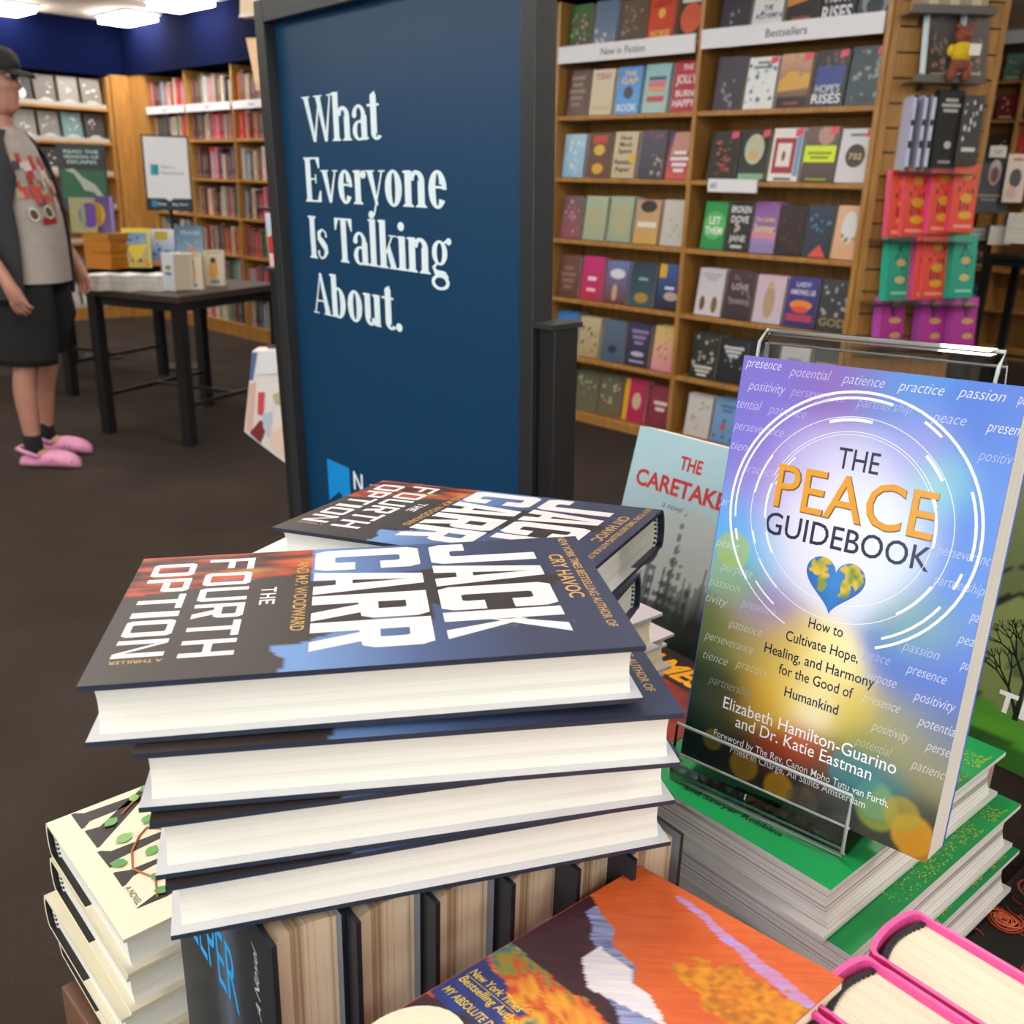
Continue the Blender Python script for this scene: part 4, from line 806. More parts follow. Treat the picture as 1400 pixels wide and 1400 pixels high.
for s in (-1, 1):
    q.tube([(.098 + .016 * math.cos(t * math.pi / 6) * .25, s * .034 + .022 * math.sin(t * math.pi / 6), 1.735 + .016 * math.cos(t * math.pi / 6)) for t in range(13)], .0022, 6); q.tube([(.098, s * .056, 1.742), (-.02, s * .076, 1.735)], .002, 6)
q.tube([(.1, -.012, 1.738), (.1, .012, 1.738)], .002, 6); q.build('glasses', M['black'], man)
for nm_ in ('head', 'eye', 'eye.001', 'hair', 'cap', 'glasses'):
    for o in man.children:
        if o.name.split('.')[0] == nm_: o.location.x = -.04
def oval(cx, cy, rx, ry, z, n=24, p=2.0, tilt=0):
    return [(cx + rx * abs(math.cos(2 * math.pi * j / n)) ** (2 / p) * math.copysign(1, math.cos(2 * math.pi * j / n)), cy + ry * abs(math.sin(2 * math.pi * j / n)) ** (2 / p) * math.copysign(1, math.sin(2 * math.pi * j / n)), z + tilt * math.cos(2 * math.pi * j / n)) for j in range(n)]
M['tee'] = pmat('grey_tee', hx('a89f98'), .9, noise=.06, scale=25, bump=.2); 
TEE = ((.865, -.02, .187, .19), (.95, -.018, .185, .182), (1.06, -.015, .18, .18), (1.16, -.015, .172, .18), (1.28, -.028, .152, .19), (1.38, -.042, .132, .195), (1.45, -.045, .115, .17), (1.50, -.035, .085, .10), (1.525, -.025, .07, .075))
q = MB(); q.loft([oval(cx, 0, rx, ry, z, p=2.3) for z, cx, rx, ry in TEE], cap=False); q.build('tee_shirt', M['tee'], man)
# red and dark print on the chest: patches that follow the shirt front
q = MB(); rp = random.Random(5)
def tee_pt(t, z, off=.004):
    for (z0_, c0, r0, y0), (z1_, c1, r1, y1) in zip(TEE[:-1], TEE[1:]):
        if z0_ <= z <= z1_:
            k = (z - z0_) / (z1_ - z0_); cx, rx, ry = c0 + (c1 - c0) * k, r0 + (r1 - r0) * k, y0 + (y1 - y0) * k
            return (cx + (rx + off) * abs(math.cos(t)) ** .87, (ry + off) * abs(math.sin(t)) ** .87 * math.copysign(1, math.sin(t)), z)
for k in range(54):
    t = rp.uniform(-1.05, .8); z = rp.uniform(1.19, 1.40); c = hx(rp.choice(['b04038', 'c0564a', '6a5a60', '4a4858', 'b8a890', '8a3a34', 'd8cfc6'])); a = rp.uniform(.05, .16); b = rp.uniform(.015, .035)
    q.poly([tee_pt(t - a, z - b, .004 + k * .0001), tee_pt(t + a, z - b * .6, .004 + k * .0001), tee_pt(t + a * .8, z + b, .004 + k * .0001), tee_pt(t - a * .7, z + b * .8, .004 + k * .0001)], c)
for tt, zz_ in ((-.75, 1.165), (-.3, 1.175)):
    q.poly([tee_pt(tt + .14 * math.cos(j * math.pi / 6), zz_ + .03 * math.sin(j * math.pi / 6), .008) for j in range(12)], hx('e0d8cc')); q.poly([tee_pt(tt + .105 * math.cos(j * math.pi / 6), zz_ + .022 * math.sin(j * math.pi / 6), .009) for j in range(12)], hx('5a4a48'))
q.poly([tee_pt(-.55, 1.12, .008), tee_pt(-.1, 1.125, .008), tee_pt(-.1, 1.155, .008), tee_pt(-.55, 1.15, .008)], hx('a03036')); q.build('chest_print', M['cloth'], man)
# open dark overshirt: back and sides, front edges hang open
M['over'] = pmat('dark_grey_shirt', hx('33343a'), .9, noise=.1, scale=40, bump=.2)
q = MB(); secs = []; n = 22
OV = ((.80, -.03, .20, .215), (.90, -.025, .205, .215), (1.06, -.02, .20, .21), (1.2, -.022, .186, .212), (1.32, -.035, .168, .22), (1.42, -.05, .148, .215), (1.475, -.055, .115, .16), (1.515, -.045, .085, .10))
for z, cx, rx, ry in OV:
    ring = []; g = .70 if z < 1.3 else .62; gn = 1.12 if z < 1.3 else .85
    for k in (0, 1):
        for j in range(n + 1):
            a = g + (2 * math.pi - g - gn) * j / n
            if k: a = g + (2 * math.pi - g - gn) * (n - j) / n
            o_ = .012 if not k else 0.002
            ring.append((cx + (rx + o_) * math.cos(a) * (1 + .0), (ry + o_) * math.sin(a), z))
    secs.append(ring)
q.loft(secs, cap=False)
for s in (-1, 1):   # short sleeves to the elbow
    x1, y1 = (-.13, -.262) if s < 0 else (-.085, .258)
    q.tube([(-.05, s * .15, 1.45), (-.065, s * .205, 1.40), ((-.065 + x1) / 2, s * .235, 1.30), (x1, y1, 1.185)], [.08, .086, .082, .085], 14)
q.build('overshirt', M['over'], man)
M['shorts'] = pmat('black_shorts', (.006, .006, .007), .9, noise=.1, scale=50, bump=.2)
q = MB(); q.loft([oval(-.03, 0, .15, .16, .98), oval(-.03, 0, .165, .17, .90), oval(-.028, 0, .165, .17, .84)])
for s in (-1, 1): q.loft([oval(-.028, s * .088, .158, .088, .88), oval(-.015, s * .10, .155, .098, .70), oval(-.02 - .05 * (s > 0), s * .105, .145, .10, .56 - .03 * (s < 0)), oval(-.02 - .06 * (s > 0), s * .105, .142, .10, .515 - .02 * (s < 0)), oval(-.02 - .06 * (s > 0), s * .105, .10, .06, .53)])
q.build('shorts', M['shorts'], man)
for s, fx in ((-1, -.005), (1, -.06)):
    q = MB(); q.loft([oval(fx - .03, s * .12, .046, .042, .07), oval(fx - .03, s * .12, .042, .038, .10), oval(fx - .035, s * .12, .042, .04, .155), oval(fx - .035, s * .12, .036, .036, .157)]); q.build('sock', M['shorts'], man)
    q = MB(); cx = fx + .03   # clog: sole plus rounded upper
    def ft(x, w, z): return [(cx + x, s * .125 + w * math.sin(2 * math.pi * j / 14), z[0] + (z[1] - z[0]) * (.5 - .5 * math.cos(2 * math.pi * j / 14))) for j in range(14)]
    q.loft([ft(x, w, (0, zt)) for x, w, zt in ((-.125, .012, .03), (-.12, .034, .05), (-.085, .042, .056), (-.035, .042, .052), (-.01, .044, .075), (.03, .05, .088), (.08, .053, .082), (.12, .05, .068), (.145, .036, .05), (.158, .012, .03))])
    q.tube([(cx - .02, s * .125 - .046, .06), (cx - .09, s * .125 - .046, .085), (cx - .13, s * .125 - .02, .09), (cx - .13, s * .125 + .02, .09), (cx - .09, s * .125 + .046, .085), (cx - .02, s * .125 + .046, .06)], .01, 8)
    fo = q.build('clog', M['foam'], man)
    q = MB()
    for k in range(5): q.loft(ell((cx + .045 + .022 * k, s * .125 + s * 0 - .051 + (.002 * k if k < 3 else .006 * (k - 2)), .045 - .002 * k), .005, .003, .005, 8, 4))
    q.build('vent_holes', M['shorts'], fo)

# ------------------------------------------------------------------ floor sign with the dark blue poster
SG = eul((-.3612, 1.6547, .6666), (91.6, -.3, -49.67))
sg = empty('floor_sign', SG); SI = SG.inverted()
tag(sg, 'black framed floor sign with a dark blue poster of large white serif words', 'sign')
def sbox(nm, a, b, m, bev=.002):
    q = MB(); q.box(a, b); return q.build(nm, M[m], sg, bevel=bev)
q = MB()
for a, b in (((-.048, -.05, -.012), (-.018, .945, .02)), ((.604, -.05, -.012), (.63, .945, .02)), ((-.018, .912, -.012), (.604, .945, .02)), ((-.018, -.05, -.012), (.604, -.02, .02))): q.box(a, b)
q.build('frame', M['frame'], sg, bevel=.0015)
sbox('backing', (-.018, -.02, -.011), (.604, .912, -.006), 'black', 0)
GL = {}
XH = .72
def stk(pts, ws):
    """variable width stroke as quads"""
    out = []; L = []; Rr = []
    for i, p in enumerate(pts):
        a = pts[max(0, i - 1)]; b = pts[min(len(pts) - 1, i + 1)]; dx, dy = b[0] - a[0], b[1] - a[1]; n = math.hypot(dx, dy) or 1
        w = (ws[i] if isinstance(ws, list) else ws) / 2; L.append((p[0] - dy / n * w, p[1] + dx / n * w)); Rr.append((p[0] + dy / n * w, p[1] - dx / n * w))
    return [[L[i], Rr[i], Rr[i + 1], L[i + 1]] for i in range(len(pts) - 1)]
def ringp(cx, cy, rx, ry, tx, ty, a0=0, a1=360, n=28):
    o = []
    for i in range(n):
        a, b = R_(a0 + (a1 - a0) * i / n), R_(a0 + (a1 - a0) * (i + 1) / n)
        o.append([(cx + rx * math.cos(a), cy + ry * math.sin(a)), (cx + rx * math.cos(b), cy + ry * math.sin(b)), (cx + (rx - tx) * math.cos(b), cy + (ry - ty) * math.sin(b)), (cx + (rx - tx) * math.cos(a), cy + (ry - ty) * math.sin(a))])
    return o
def stem(x, y0, y1, w=.18, sb=1, st=1):
    o = [[(x, y0), (x + w, y0), (x + w, y1), (x, y1)]]
    if sb: o += [[(x - .06, y0), (x + w + .06, y0), (x + w + .06, y0 + .025), (x - .06, y0 + .025)], [(x - .05, y0 + .025), (x + w + .05, y0 + .025), (x + w, y0 + .07), (x, y0 + .07)]]
    if st: o += [[(x - .07, y1 - .03), (x, y1 - .06), (x + w * .5, y1 - .03), (x + w, y1), (x - .02, y1 - .005)]] if st == 2 else [[(x - .06, y1 - .025), (x + w + .06, y1 - .025), (x + w + .06, y1), (x - .06, y1)], [(x, y1 - .07), (x + w, y1 - .07), (x + w + .05, y1 - .025), (x - .05, y1 - .025)]]
    return o
def dot(cx, cy, r): return [[(cx + r * math.cos(i * math.pi / 8), cy + r * math.sin(i * math.pi / 8)) for i in range(16)]]
def arch(x0, x1, w=.18):   # shoulder from stem x0 to stem at x1
    cx = (x0 + x1 + w) / 2; rx = (x1 + w - x0) / 2
    o = ringp(cx, XH - .22, rx, .225, .15, .08, 0, 172, 18) + [[(x1, 0), (x1 + w, 0), (x1 + w, XH - .2), (x1, XH - .2)]]
    return o + stem(x1, 0, .1, w, 1, 0)
GL['W'] = (1.0, [[(.03, 1), (.20, 1), (.42, 0), (.33, 0)], [(.33, 0), (.42, 0), (.60, .9), (.555, .9)], [(.46, 1), (.63, 1), (.82, 0), (.73, 0)], [(.73, 0), (.82, 0), (.985, .97), (.94, .97)], [(-.03, .97), (.27, .97), (.27, 1), (-.03, 1)], [(.40, .97), (.70, .97), (.70, 1), (.40, 1)], [(.86, .97), (1.06, .97), (1.06, 1), (.86, 1)]])
GL['h'] = (.64, stem(.05, 0, 1.03, st=2) + arch(.15, .40))
GL['a'] = (.50, stem(.30, 0, .5, sb=0, st=0) + ringp(.235, .47, .215, .26, .13, .06, 0, 165, 16) + dot(.10, .53, .075) + ringp(.24, .2, .21, .21, .14, .05, 60, 300, 20) + stk([(.43, .1), (.47, .03), (.53, .04)], [.08, .06, .03]) + [[(.2, .385), (.32, .43), (.32, .38), (.2, .35)]])
GL['t'] = (.38, stem(.1, .12, .9, sb=0, st=0) + [[(0, XH - .05), (.36, XH - .05), (.36, XH), (0, XH)], [(.1, .9), (.25, .9), (.25, .97), (.2, .95)]] + ringp(.27, .15, .17, .16, .14, .05, 180, 330, 12))
GL['E'] = (.60, stem(.05, 0, 1) + [[(.05, .96), (.55, .96), (.55, 1), (.05, 1)], [(.05, 0), (.57, 0), (.57, .04), (.05, .04)], [(.2, .5), (.42, .5), (.42, .54), (.2, .54)], [(.50, .76), (.55, .76), (.55, 1), (.42, .97)], [(.52, .26), (.57, .26), (.57, 0), (.43, .03)], [(.38, .42), (.42, .42), (.42, .62), (.38, .62)]])
GL['v'] = (.52, [[(.02, XH), (.19, XH), (.32, 0), (.24, 0)], [(.24, 0), (.32, 0), (.50, XH), (.45, XH)], [(-.03, XH - .03), (.25, XH - .03), (.25, XH), (-.03, XH)], [(.37, XH - .03), (.56, XH - .03), (.56, XH), (.37, XH)]])
GL['e'] = (.52, ringp(.27, XH / 2, .23, XH / 2 + .01, .18, .06, 18, 325, 28) + [[(.14, .38), (.42, .38), (.42, .43), (.14, .43)]] + ringp(.27, XH / 2, .23, XH / 2 + .01, .12, .05, 0, 40, 6))
GL['r'] = (.42, stem(.06, 0, XH, st=2) + stk([(.2, .5), (.25, .63), (.31, .69)], [.04, .05, .07]) + dot(.33, .63, .085))
GL['y'] = (.52, [[(.02, XH), (.19, XH), (.34, 0), (.26, 0)], [(.17, -.22), (.22, -.22), (.50, XH), (.45, XH)], [(-.03, XH - .03), (.25, XH - .03), (.25, XH), (-.03, XH)], [(.37, XH - .03), (.56, XH - .03), (.56, XH), (.37, XH)]] + dot(.11, -.21, .085))
GL['o'] = (.54, ringp(.27, XH / 2, .24, XH / 2 + .015, .185, .06, 0, 360, 36))
GL['n'] = (.64, stem(.05, 0, XH, st=2) + arch(.15, .40))
GL['I'] = (.30, stem(.07, 0, 1))
GL['s'] = (.42, stk([(.34, .53), (.33, .64), (.21, .70), (.09, .62), (.09, .5), (.2, .4), (.3, .3), (.33, .18), (.24, .05), (.13, .02), (.06, .1), (.05, .2)], [.07, .05, .05, .12, .15, .17, .17, .13, .06, .05, .06, .08]))
GL['T'] = (.60, stem(.23, 0, 1, st=0) + [[(.02, .96), (.6, .96), (.6, 1), (.02, 1)], [(.02, .72), (.06, .72), (.16, .97), (.02, 1)], [(.6, .72), (.56, .72), (.46, .97), (.6, 1)]])
GL['l'] = (.30, stem(.07, 0, 1.03, st=2))
GL['k'] = (.56, stem(.07, 0, 1.03, st=2) + [[(.2, .3), (.25, .3), (.48, XH), (.43, XH)], [(.26, .40), (.36, .52), (.56, 0), (.39, 0)], [(.34, XH - .03), (.56, XH - .03), (.56, XH), (.34, XH)], [(.34, 0), (.6, 0), (.6, .03), (.34, .03)]])
GL['i'] = (.30, stem(.07, 0, XH, st=2) + dot(.145, .92, .095))
GL['g'] = (.52, ringp(.24, .46, .2, .25, .13, .05) + ringp(.25, -.13, .235, .16, .09, .06) + stk([(.16, .24), (.08, .16), (.14, .06), (.36, .04), (.44, -.04)], [.05, .08, .12, .13, .08]) + stk([(.36, .66), (.44, .72)], .05) + dot(.48, .70, .07))
GL['A'] = (.66, [[(.28, 1), (.37, 1), (.64, 0), (.46, 0)], [(.06, 0), (.11, 0), (.33, .93), (.29, .93)], [(.14, .3), (.5, .3), (.5, .345), (.15, .345)], [(0, 0), (.22, 0), (.22, .03), (0, .03)], [(.4, 0), (.7, 0), (.7, .03), (.4, .03)]])
GL['b'] = (.56, stem(.05, 0, 1.03, sb=0, st=2) + ringp(.27, XH / 2, .25, XH / 2 + .015, .185, .06, -160, 160, 30))
GL['u'] = (.60, stem(.06, .15, XH, sb=0, st=2) + stem(.36, 0, XH, sb=0, st=2) + ringp(.24, .2, .18, .215, .14, .07, 180, 350, 16) + [[(.5, 0), (.56, 0), (.56, .03), (.5, .05)]])
GL['.'] = (.25, dot(.12, .085, .095)); GL[' '] = (.22, [])
def serif(q, s, x, y, cap, width, col):
    tot = sum(GL[c][0] for c in s); k = width / tot; cx = x; z = .0009
    for i, c in enumerate(s):
        for j, p in enumerate(GL[c][1]): q.poly([(cx + a * k, y + b * cap, z + .000002 * j) for a, b in p], col)
        cx += GL[c][0] * k
q = MB(); q.box((-.018, -.02, -.006), (.604, .912, 0), hx('00395c'))
wl = hx('e4f4f8')
serif(q, 'What', .056, .737, .0655, .222, wl); serif(q, 'Everyone', .047, .648, .0665, .388, wl); serif(q, 'Is Talking', .047, .560, .066, .392, wl); serif(q, 'About.', .047, .471, .066, .272, wl)
q.poly([(.058, .217, .0006), (.058, .139, .0006), (.096, .165, .0006), (.134, .139, .0006), (.134, .217, .0006)], hx('0d8fdc'))
serif(q, 'nol', .2, .184, .03, .06, wl)
q.text('N', (.147, .184, .0008), (1, 0, 0), (0, 1, 0), .031, col=wl, bold=.02)
q.build('poster', M['poster_ink'], sg)
for x0, x1, yt in ((-.086, -.05, .53), (.632, .662, .518)):
    ch = MB(); ch.box((x0, -.62, -.026), (x1, yt, .012)); h = ch.build('side_channel', M['black'], sg, bevel=.002)
    ch = MB(); ch.box((x0 - .004, yt, -.03), (x1 + .003, yt + .006, .02)); ch.build('end_cap', M['frame'], h)
q = MB(); q.box((-.12, -.655, -.25), (.74, -.62, .2)); q.build('base', M['black'], sg, bevel=.003)

# ------------------------------------------------------------------ rack with printed bags, mostly hidden behind the sign
bx = at(400, 300, y=2.75)
rk = empty('spinner_rack', Matrix.Translation((bx.x + .12, 2.75, 0)))
q = MB(); q.tube([(0, 0, .03), (0, 0, 2.1)], .018, 10); q.build('pole', M['black'], rk)
q = MB(); q.tube([(0, 0, 0), (0, 0, .03)], .2, 20, smooth=False); q.build('base', M['black'], rk)
def rel(px, py): return at(px, py, y=2.7) - Vector((bx.x + .12, 2.75, 0))
for k, py in enumerate((5, 45, 285, 474)):
    t = rel(352 + (k == 3) * 14, py); q = MB(); q.tube([(0, 0, t.z), (t.x, t.y, t.z)], .005, 8); q.build('hook_arm', M['black'], rk)
tag(rk, 'slim black rack of printed bags mostly hidden behind the floor sign', 'rack')
def hang(name, pts, y, th, patches, label, base, cat):
    P = [at(a, b, y=y) for a, b in pts]; q = MB(); n = len(P)
    vs = P + [p + Vector((0, th, 0)) for p in P]
    q.add(vs, [tuple(range(n)), tuple(range(n, 2 * n))[::-1]] + [(i, n + i, n + (i + 1) % n, (i + 1) % n) for i in range(n)], hx(base))
    for k, (pp, c) in enumerate(patches): q.poly([at(a, b, y=y - .0008 * (k + 1)) for a, b in pp], hx(c))
    return tag(q.build(name, M['cloth']), label, cat, 'printed bags on the rack')
hang('tote_bag', [(345, 480), (415, 478), (415, 640), (393, 635), (362, 612), (334, 590)], 2.68, .07,
     [([(345, 482), (352, 482), (346, 520), (341, 520)], '5a6a9a'), ([(341, 525), (350, 522), (345, 590), (336, 590)], 'd8b0a0'), ([(353, 536), (362, 536), (360, 570), (352, 566)], 'c84a50'), ([(341, 592), (356, 574), (366, 582), (356, 606)], '7a3230'), ([(358, 566), (372, 562), (368, 600), (360, 585)], 'b8c4d4'), ([(372, 540), (395, 530), (395, 560), (376, 552)], 'b8ae8a'), ([(368, 590), (395, 580), (395, 625), (372, 614)], 'e8c8b8'), ([(352, 486), (390, 484), (388, 510), (352, 512)], 'e0e0e2')], 'white patchwork tote bag with red and blue patches hanging low beside the sign', 'e4dcd6', 'bag')
hang('tote_bag', [(362, 292), (400, 290), (400, 372), (370, 371), (366, 330)], 2.68, .05, [([(362, 294), (372, 293), (371, 322), (365, 322)], 'c0c8d4'), ([(366, 324), (376, 320), (378, 348), (368, 346)], 'c03a34'), ([(368, 350), (382, 349), (382, 370), (371, 370)], 'eab8a8')], 'small white red and pink bag hanging midway beside the sign', 'd8d0cc', 'bag')
hang('gift_bag', [(336, 52), (380, 50), (380, 122), (350, 124), (344, 90)], 2.68, .05, [([(338, 56), (352, 54), (356, 116), (348, 112)], 'f0c8a0')], 'peach bag hanging high beside the sign', 'e2b492', 'bag')
hang('gift_bag', [(328, -8), (372, -8), (372, 20), (328, 22)], 2.68, .05, [([(328, 18), (346, 17), (346, 22), (326, 24)], 'e8e0d8')], 'cream bag at the top edge beside the sign', 'e8cfae', 'bag')
# ------------------------------------------------------------------ foreground display table
TZ = .79
r = empty('display_table', ROOM)
q = MB(); q.box((-.602, .158, TZ - .035), (.42, 1.25, TZ)); q.build('table_top', M['brownwood'], r, bevel=.002)
q = MB(); q.box((-.57, .19, TZ - .12), (.39, 1.22, TZ - .035)); q.build('apron', M['brownwood'], r)
for a in (-.57, .33):
    for b in (.19, 1.16):
        q = MB(); q.box((a, b, 0), (a + .06, b + .06, TZ - .12)); q.build('leg', M['brownwood'], r)
tag(r, 'brown wooden display table under the foreground book stacks', 'table')
RX, RY = (0, -1, 0), (1, 0, 0)       # reading direction and up on a front cover in book axes

def cover_text(q, Wd, z):
    def T(s, a, b, h, w=None, col=WHITE, **k): q.text(s, (b, Wd - a, z), RX, RY, h, w=w, col=col, **k)
    return T
# --- block capitals for the thriller jacket (unit cell 1 x 1, slightly chamfered)
def blk(c, s=.30, t=.17):
    e = .10
    def O(x0=0, y0=0, x1=1, y1=1):
        o = [(x0 + e, y0), (x1 - e, y0), (x1, y0 + e), (x1, y1 - e), (x1 - e, y1), (x0 + e, y1), (x0, y1 - e), (x0, y0 + e)]
        i = [(x0 + s + .03, y0 + t), (x1 - s - .03, y0 + t), (x1 - s, y0 + t + .03), (x1 - s, y1 - t - .03), (x1 - s - .03, y1 - t), (x0 + s + .03, y1 - t), (x0 + s, y1 - t - .03), (x0 + s, y0 + t + .03)]
        return [[o[k], o[(k + 1) % 8], i[(k + 1) % 8], i[k]] for k in range(8)]
    B = lambda a, b, c_, d: [(a, b), (c_, b), (c_, d), (a, d)]
    if c == 'O': return O()
    if c == 'C': return [p for p in O()] [:0] + [O()[k] for k in (0, 4, 5, 6, 7)] + [B(1 - s, .62, 1, .9), B(1 - s, .1, 1, .38), [(1 - s - .03, t), (1 - e, 0), (1, e), (1 - s, t + .03)], [(1 - s, 1 - t - .03), (1, 1 - e), (1 - e, 1), (1 - s - .03, 1 - t)]]
    if c == 'J': return [B(1 - s, .1, 1, 1), [(e, 0), (1 - e, 0), (1 - s - .03, t), (s + .03, t)], [(0, e), (e, 0), (s + .03, t), (s, t + .03)], [(1 - e, 0), (1, e), (1 - s, t + .03), (1 - s - .03, t)], B(0, .1, s, .34)]
    if c == 'A': return [[(0, 0), (s, 0), (.5 + .02, 1), (.5 - s * .62, 1)], [(1, 0), (1 - s, 0), (.5 - .02, 1), (.5 + s * .62, 1)], B(.25, .2, .75, .2 + t * .8)]
    if c == 'K': return [B(0, 0, s, 1), [(s, .38), (s + .05, .62), (.68, 1), (1, 1)], [(s, .62), (.42, .68), (1, 0), (.68, 0)]]
    if c == 'R': return [B(0, 0, s, 1)] + [[(s, 1 - t), (1 - s - .03, 1 - t), (1 - e, 1), (s, 1)], [(1 - s, 1 - t - .03), (1, 1 - e), (1 - e, 1), (1 - s - .03, 1 - t)], B(1 - s, .52, 1, 1 - e), [(s, .40), (1 - e, .42), (1, .52), (1 - s, .57), (s, .57)], [(.42, .42), (.74, .44), (1, 0), (.68, 0)]]
    if c == 'P': return [B(0, 0, s, 1)] + [[(s, 1 - t), (1 - s - .03, 1 - t), (1 - e, 1), (s, 1)], [(1 - s, 1 - t - .03), (1, 1 - e), (1 - e, 1), (1 - s - .03, 1 - t)], B(1 - s, .50, 1, 1 - e), [(s, .38), (1 - e, .38), (1, .5), (1 - s, .55), (s, .55)]]
    if c == 'F': return [B(0, 0, s, 1), B(s, 1 - t, .95, 1), B(s, .43, .82, .43 + t)]
    if c == 'U': return [B(0, e, s, 1), B(1 - s, e, 1, 1), [(e, 0), (1 - e, 0), (1 - s, t), (s, t)], [(0, e), (e, 0), (s, t), (s, t + .05)], [(1 - e, 0), (1, e), (1 - s, t + .05), (1 - s, t)]]
    if c == 'T': return [B(0, 1 - t, 1, 1), B(.5 - s / 2, 0, .5 + s / 2, 1 - t)]
    if c == 'H': return [B(0, 0, s, 1), B(1 - s, 0, 1, 1), B(s, .42, 1 - s, .42 + t)]
    if c == 'I': return [B(.0, 0, 1, 1)]
    if c == 'N': return [B(0, 0, s * .9, 1), B(1 - s * .9, 0, 1, 1), [(s * .9, 1), (s * .4, 1), (1 - s * .9, 0), (1 - s * .4, 0)]]
    if c == 'E': return [B(0, 0, s, 1), B(s, 1 - t, .95, 1), B(s, .43, .85, .43 + t), B(s, 0, .95, t)]
def block(q, s, a0, a1, b0, b1, Wd, z, col, gap=.12, st=.30, tk=.17):
    ws = [.36 if c == 'I' else 1.0 for c in s]; tot = sum(ws) + gap * (len(s) - 1); k = (a1 - a0) / tot; x = a0
    for c, w in zip(s, ws):
        for j, p in enumerate(blk(c, st, tk)): q.poly([(b0 + (b1 - b0) * v, Wd - (x + k * w * u_), z + j * 4e-6) for u_, v in p], col)
        x += k * (w + gap)
def thriller_front(L, Wd):
    DK = hx('3a3230'); NV = hx('383e55'); SKY = hx('6a8ec4'); MID = hx('465882'); FI = hx('c0452c'); FJ = hx('7a2a1e'); CW = Wd - .006
    rr = random.Random(4); nz = [(rr.random() * .1, .08 + rr.random() * .07, .004 + rr.random() * .01, rr.random()) for _ in range(60)]
    def f(a, b):
        x = b * L; y = CW * (1 - a)          # x from the tail, y from the fore-edge
        sky = mixc(SKY, MID, (x - .09) / .05) if x < .14 else mixc(MID, NV, (x - .14) / .05)
        # silhouette of a standing figure
        ed = .036 + .012 * math.sin(x * 60) + (.018 if x > .15 else 0) + (max(0, x - .20) * 1.0)
        top = .100 + .006 * math.sin(x * 45) - max(0, x - .20) * .8
        c = sky
        if x < .079 + .004 * math.sin(y * 200): c = DK
        elif x < .0915 and y > .028: c = DK
        elif ed < y < top and x < .234: c = mixc(DK, hx('2e2a2c'), .4)
        if x < .092 and y > .088 + .02 * (x / .09):
            c = mixc(FJ, hx('1e1412'), min(1, .2 + 1.1 * vnoise(x * 260, y * 900)))
            for (px, py, s_, k) in nz:
                d = abs(x - px) / (s_ * 2.2) + abs(y - py) / (s_ * .5)
                if d < 1: c = mixc(c, hx('d0552e') if k < .6 else (hx('c89a4a') if k < .75 else hx('402622')), .8 * (1 - d))
            if y < .104 and x > .045: c = mixc(hx('4a5f8e'), DK, .2)
        return c
    def front(q, z):
        q.grid((0, CW, z), (0, -CW, 0), (L, 0, 0), 70, 110, f)
        z += .0001; w = hx('e6dfe0'); g = hx('c0995c'); D = CW
        def B(s, y0, y1, b0, b1, **k): block(q, s, D - y0, D - y1, b0, b1, D, z, w, **k)
        B('OPTION', .129, .0225, .0080, .0300, gap=.20, st=.27, tk=.15); B('FOURTH', .1325, .0190, .0362, .0600, gap=.20, st=.25, tk=.15); B('THE', .0905, .0695, .0665, .0740, gap=.25, st=.24, tk=.16)
        B('CARR', .1365, .0165, .0921, .1483, gap=.07, st=.36, tk=.19); B('JACK', .1365, .0195, .1543, .2120, gap=.07, st=.36, tk=.19)
        T = cover_text(q, D, z)
        T('AND M.P. WOODWARD', D - .1235, .0830, .0062, .085, g, bold=.01); T('CRY HAVOC', D - .1135, .2190, .0075, .058, g, bold=.02)
        T('NEW YORK TIMES BESTSELLING AUTHOR OF', D - .1390, .2295, .0045, .118, g, bold=.015)
        q.text('A THRILLER', (.0305, .0200, z), (-1, 0, 0), (0, -1, 0), .0028, w=.0225, col=g, bold=.02)
        q.text('LIMITED ACCESS', (.215, .0305, z), (-1, 0, 0), (0, -1, 0), .0028, w=.05, col=hx('6a6672'))
    return front
TL, TW, TT = .241, .146, .0287
NAVY = hx('252b3c')
th = hardcover('hardcover_book', TL, TW, TT, NAVY, M['pages_white'], thriller_front(TL, TW), inner=hx('e2e3e8'), flap=.085, endp=hx('1c2742'), sides=hx('2a3143'))
kids(th)
def topplace(loc, e, T): 
    m = eul(loc, e); return m @ Matrix.Translation((0, 0, -T))
GRP = 'thriller hardcovers in the front stack'
fplace(th, topplace((-.1755, .3395, 1.1515), (0, -1.15, 9.99), TT)); tag(th, 'thriller hardcover with big white block capitals, topmost of the front stack', 'book', GRP)
for loc, e, t in (((-.1545, .3361, 1.1225), (0, 0, 10.87), 'thriller hardcover directly under the topmost book of the front stack, its corner jutting right'), ((-.1484, .3309, 1.0921), (0, -.1, 15.21), 'third thriller hardcover down in the front stack'), ((-.1437, .3287, 1.0618), (0, 0, 17.7), 'lowest thriller hardcover of the front stack, resting on the standing dark books')):
    tag(clone(th, topplace(loc, e, TT)), t, 'book', GRP)
# second stack behind
tag(clone(th, topplace((-.1691, .6258, 1.1167), (-1.03, -3.97, -25.85), TT)), 'thriller hardcover lying on top of the stack behind the front stack', 'book', 'books in the stack behind')
wh = hardcover('hardcover_book', .236, .146, .0285, hx('e6e2e6'), M['pages_white'], None, inner=hx('e2e3e8'), flap=.06, endp=hx('1c2742'))
fplace(wh, topplace((-.2045, .6215, 1.087), (-1.03, -3.97, -23.5), .0285)); tag(wh, 'white-jacketed hardcover second down in the stack behind, pale corner jutting left', 'book', 'books in the stack behind')
tag(clone(th, topplace((-.178, .634, 1.0580), (-1.03, -3.97, -23.2), TT)), 'navy hardcover third down in the stack behind', 'book', 'books in the stack behind')
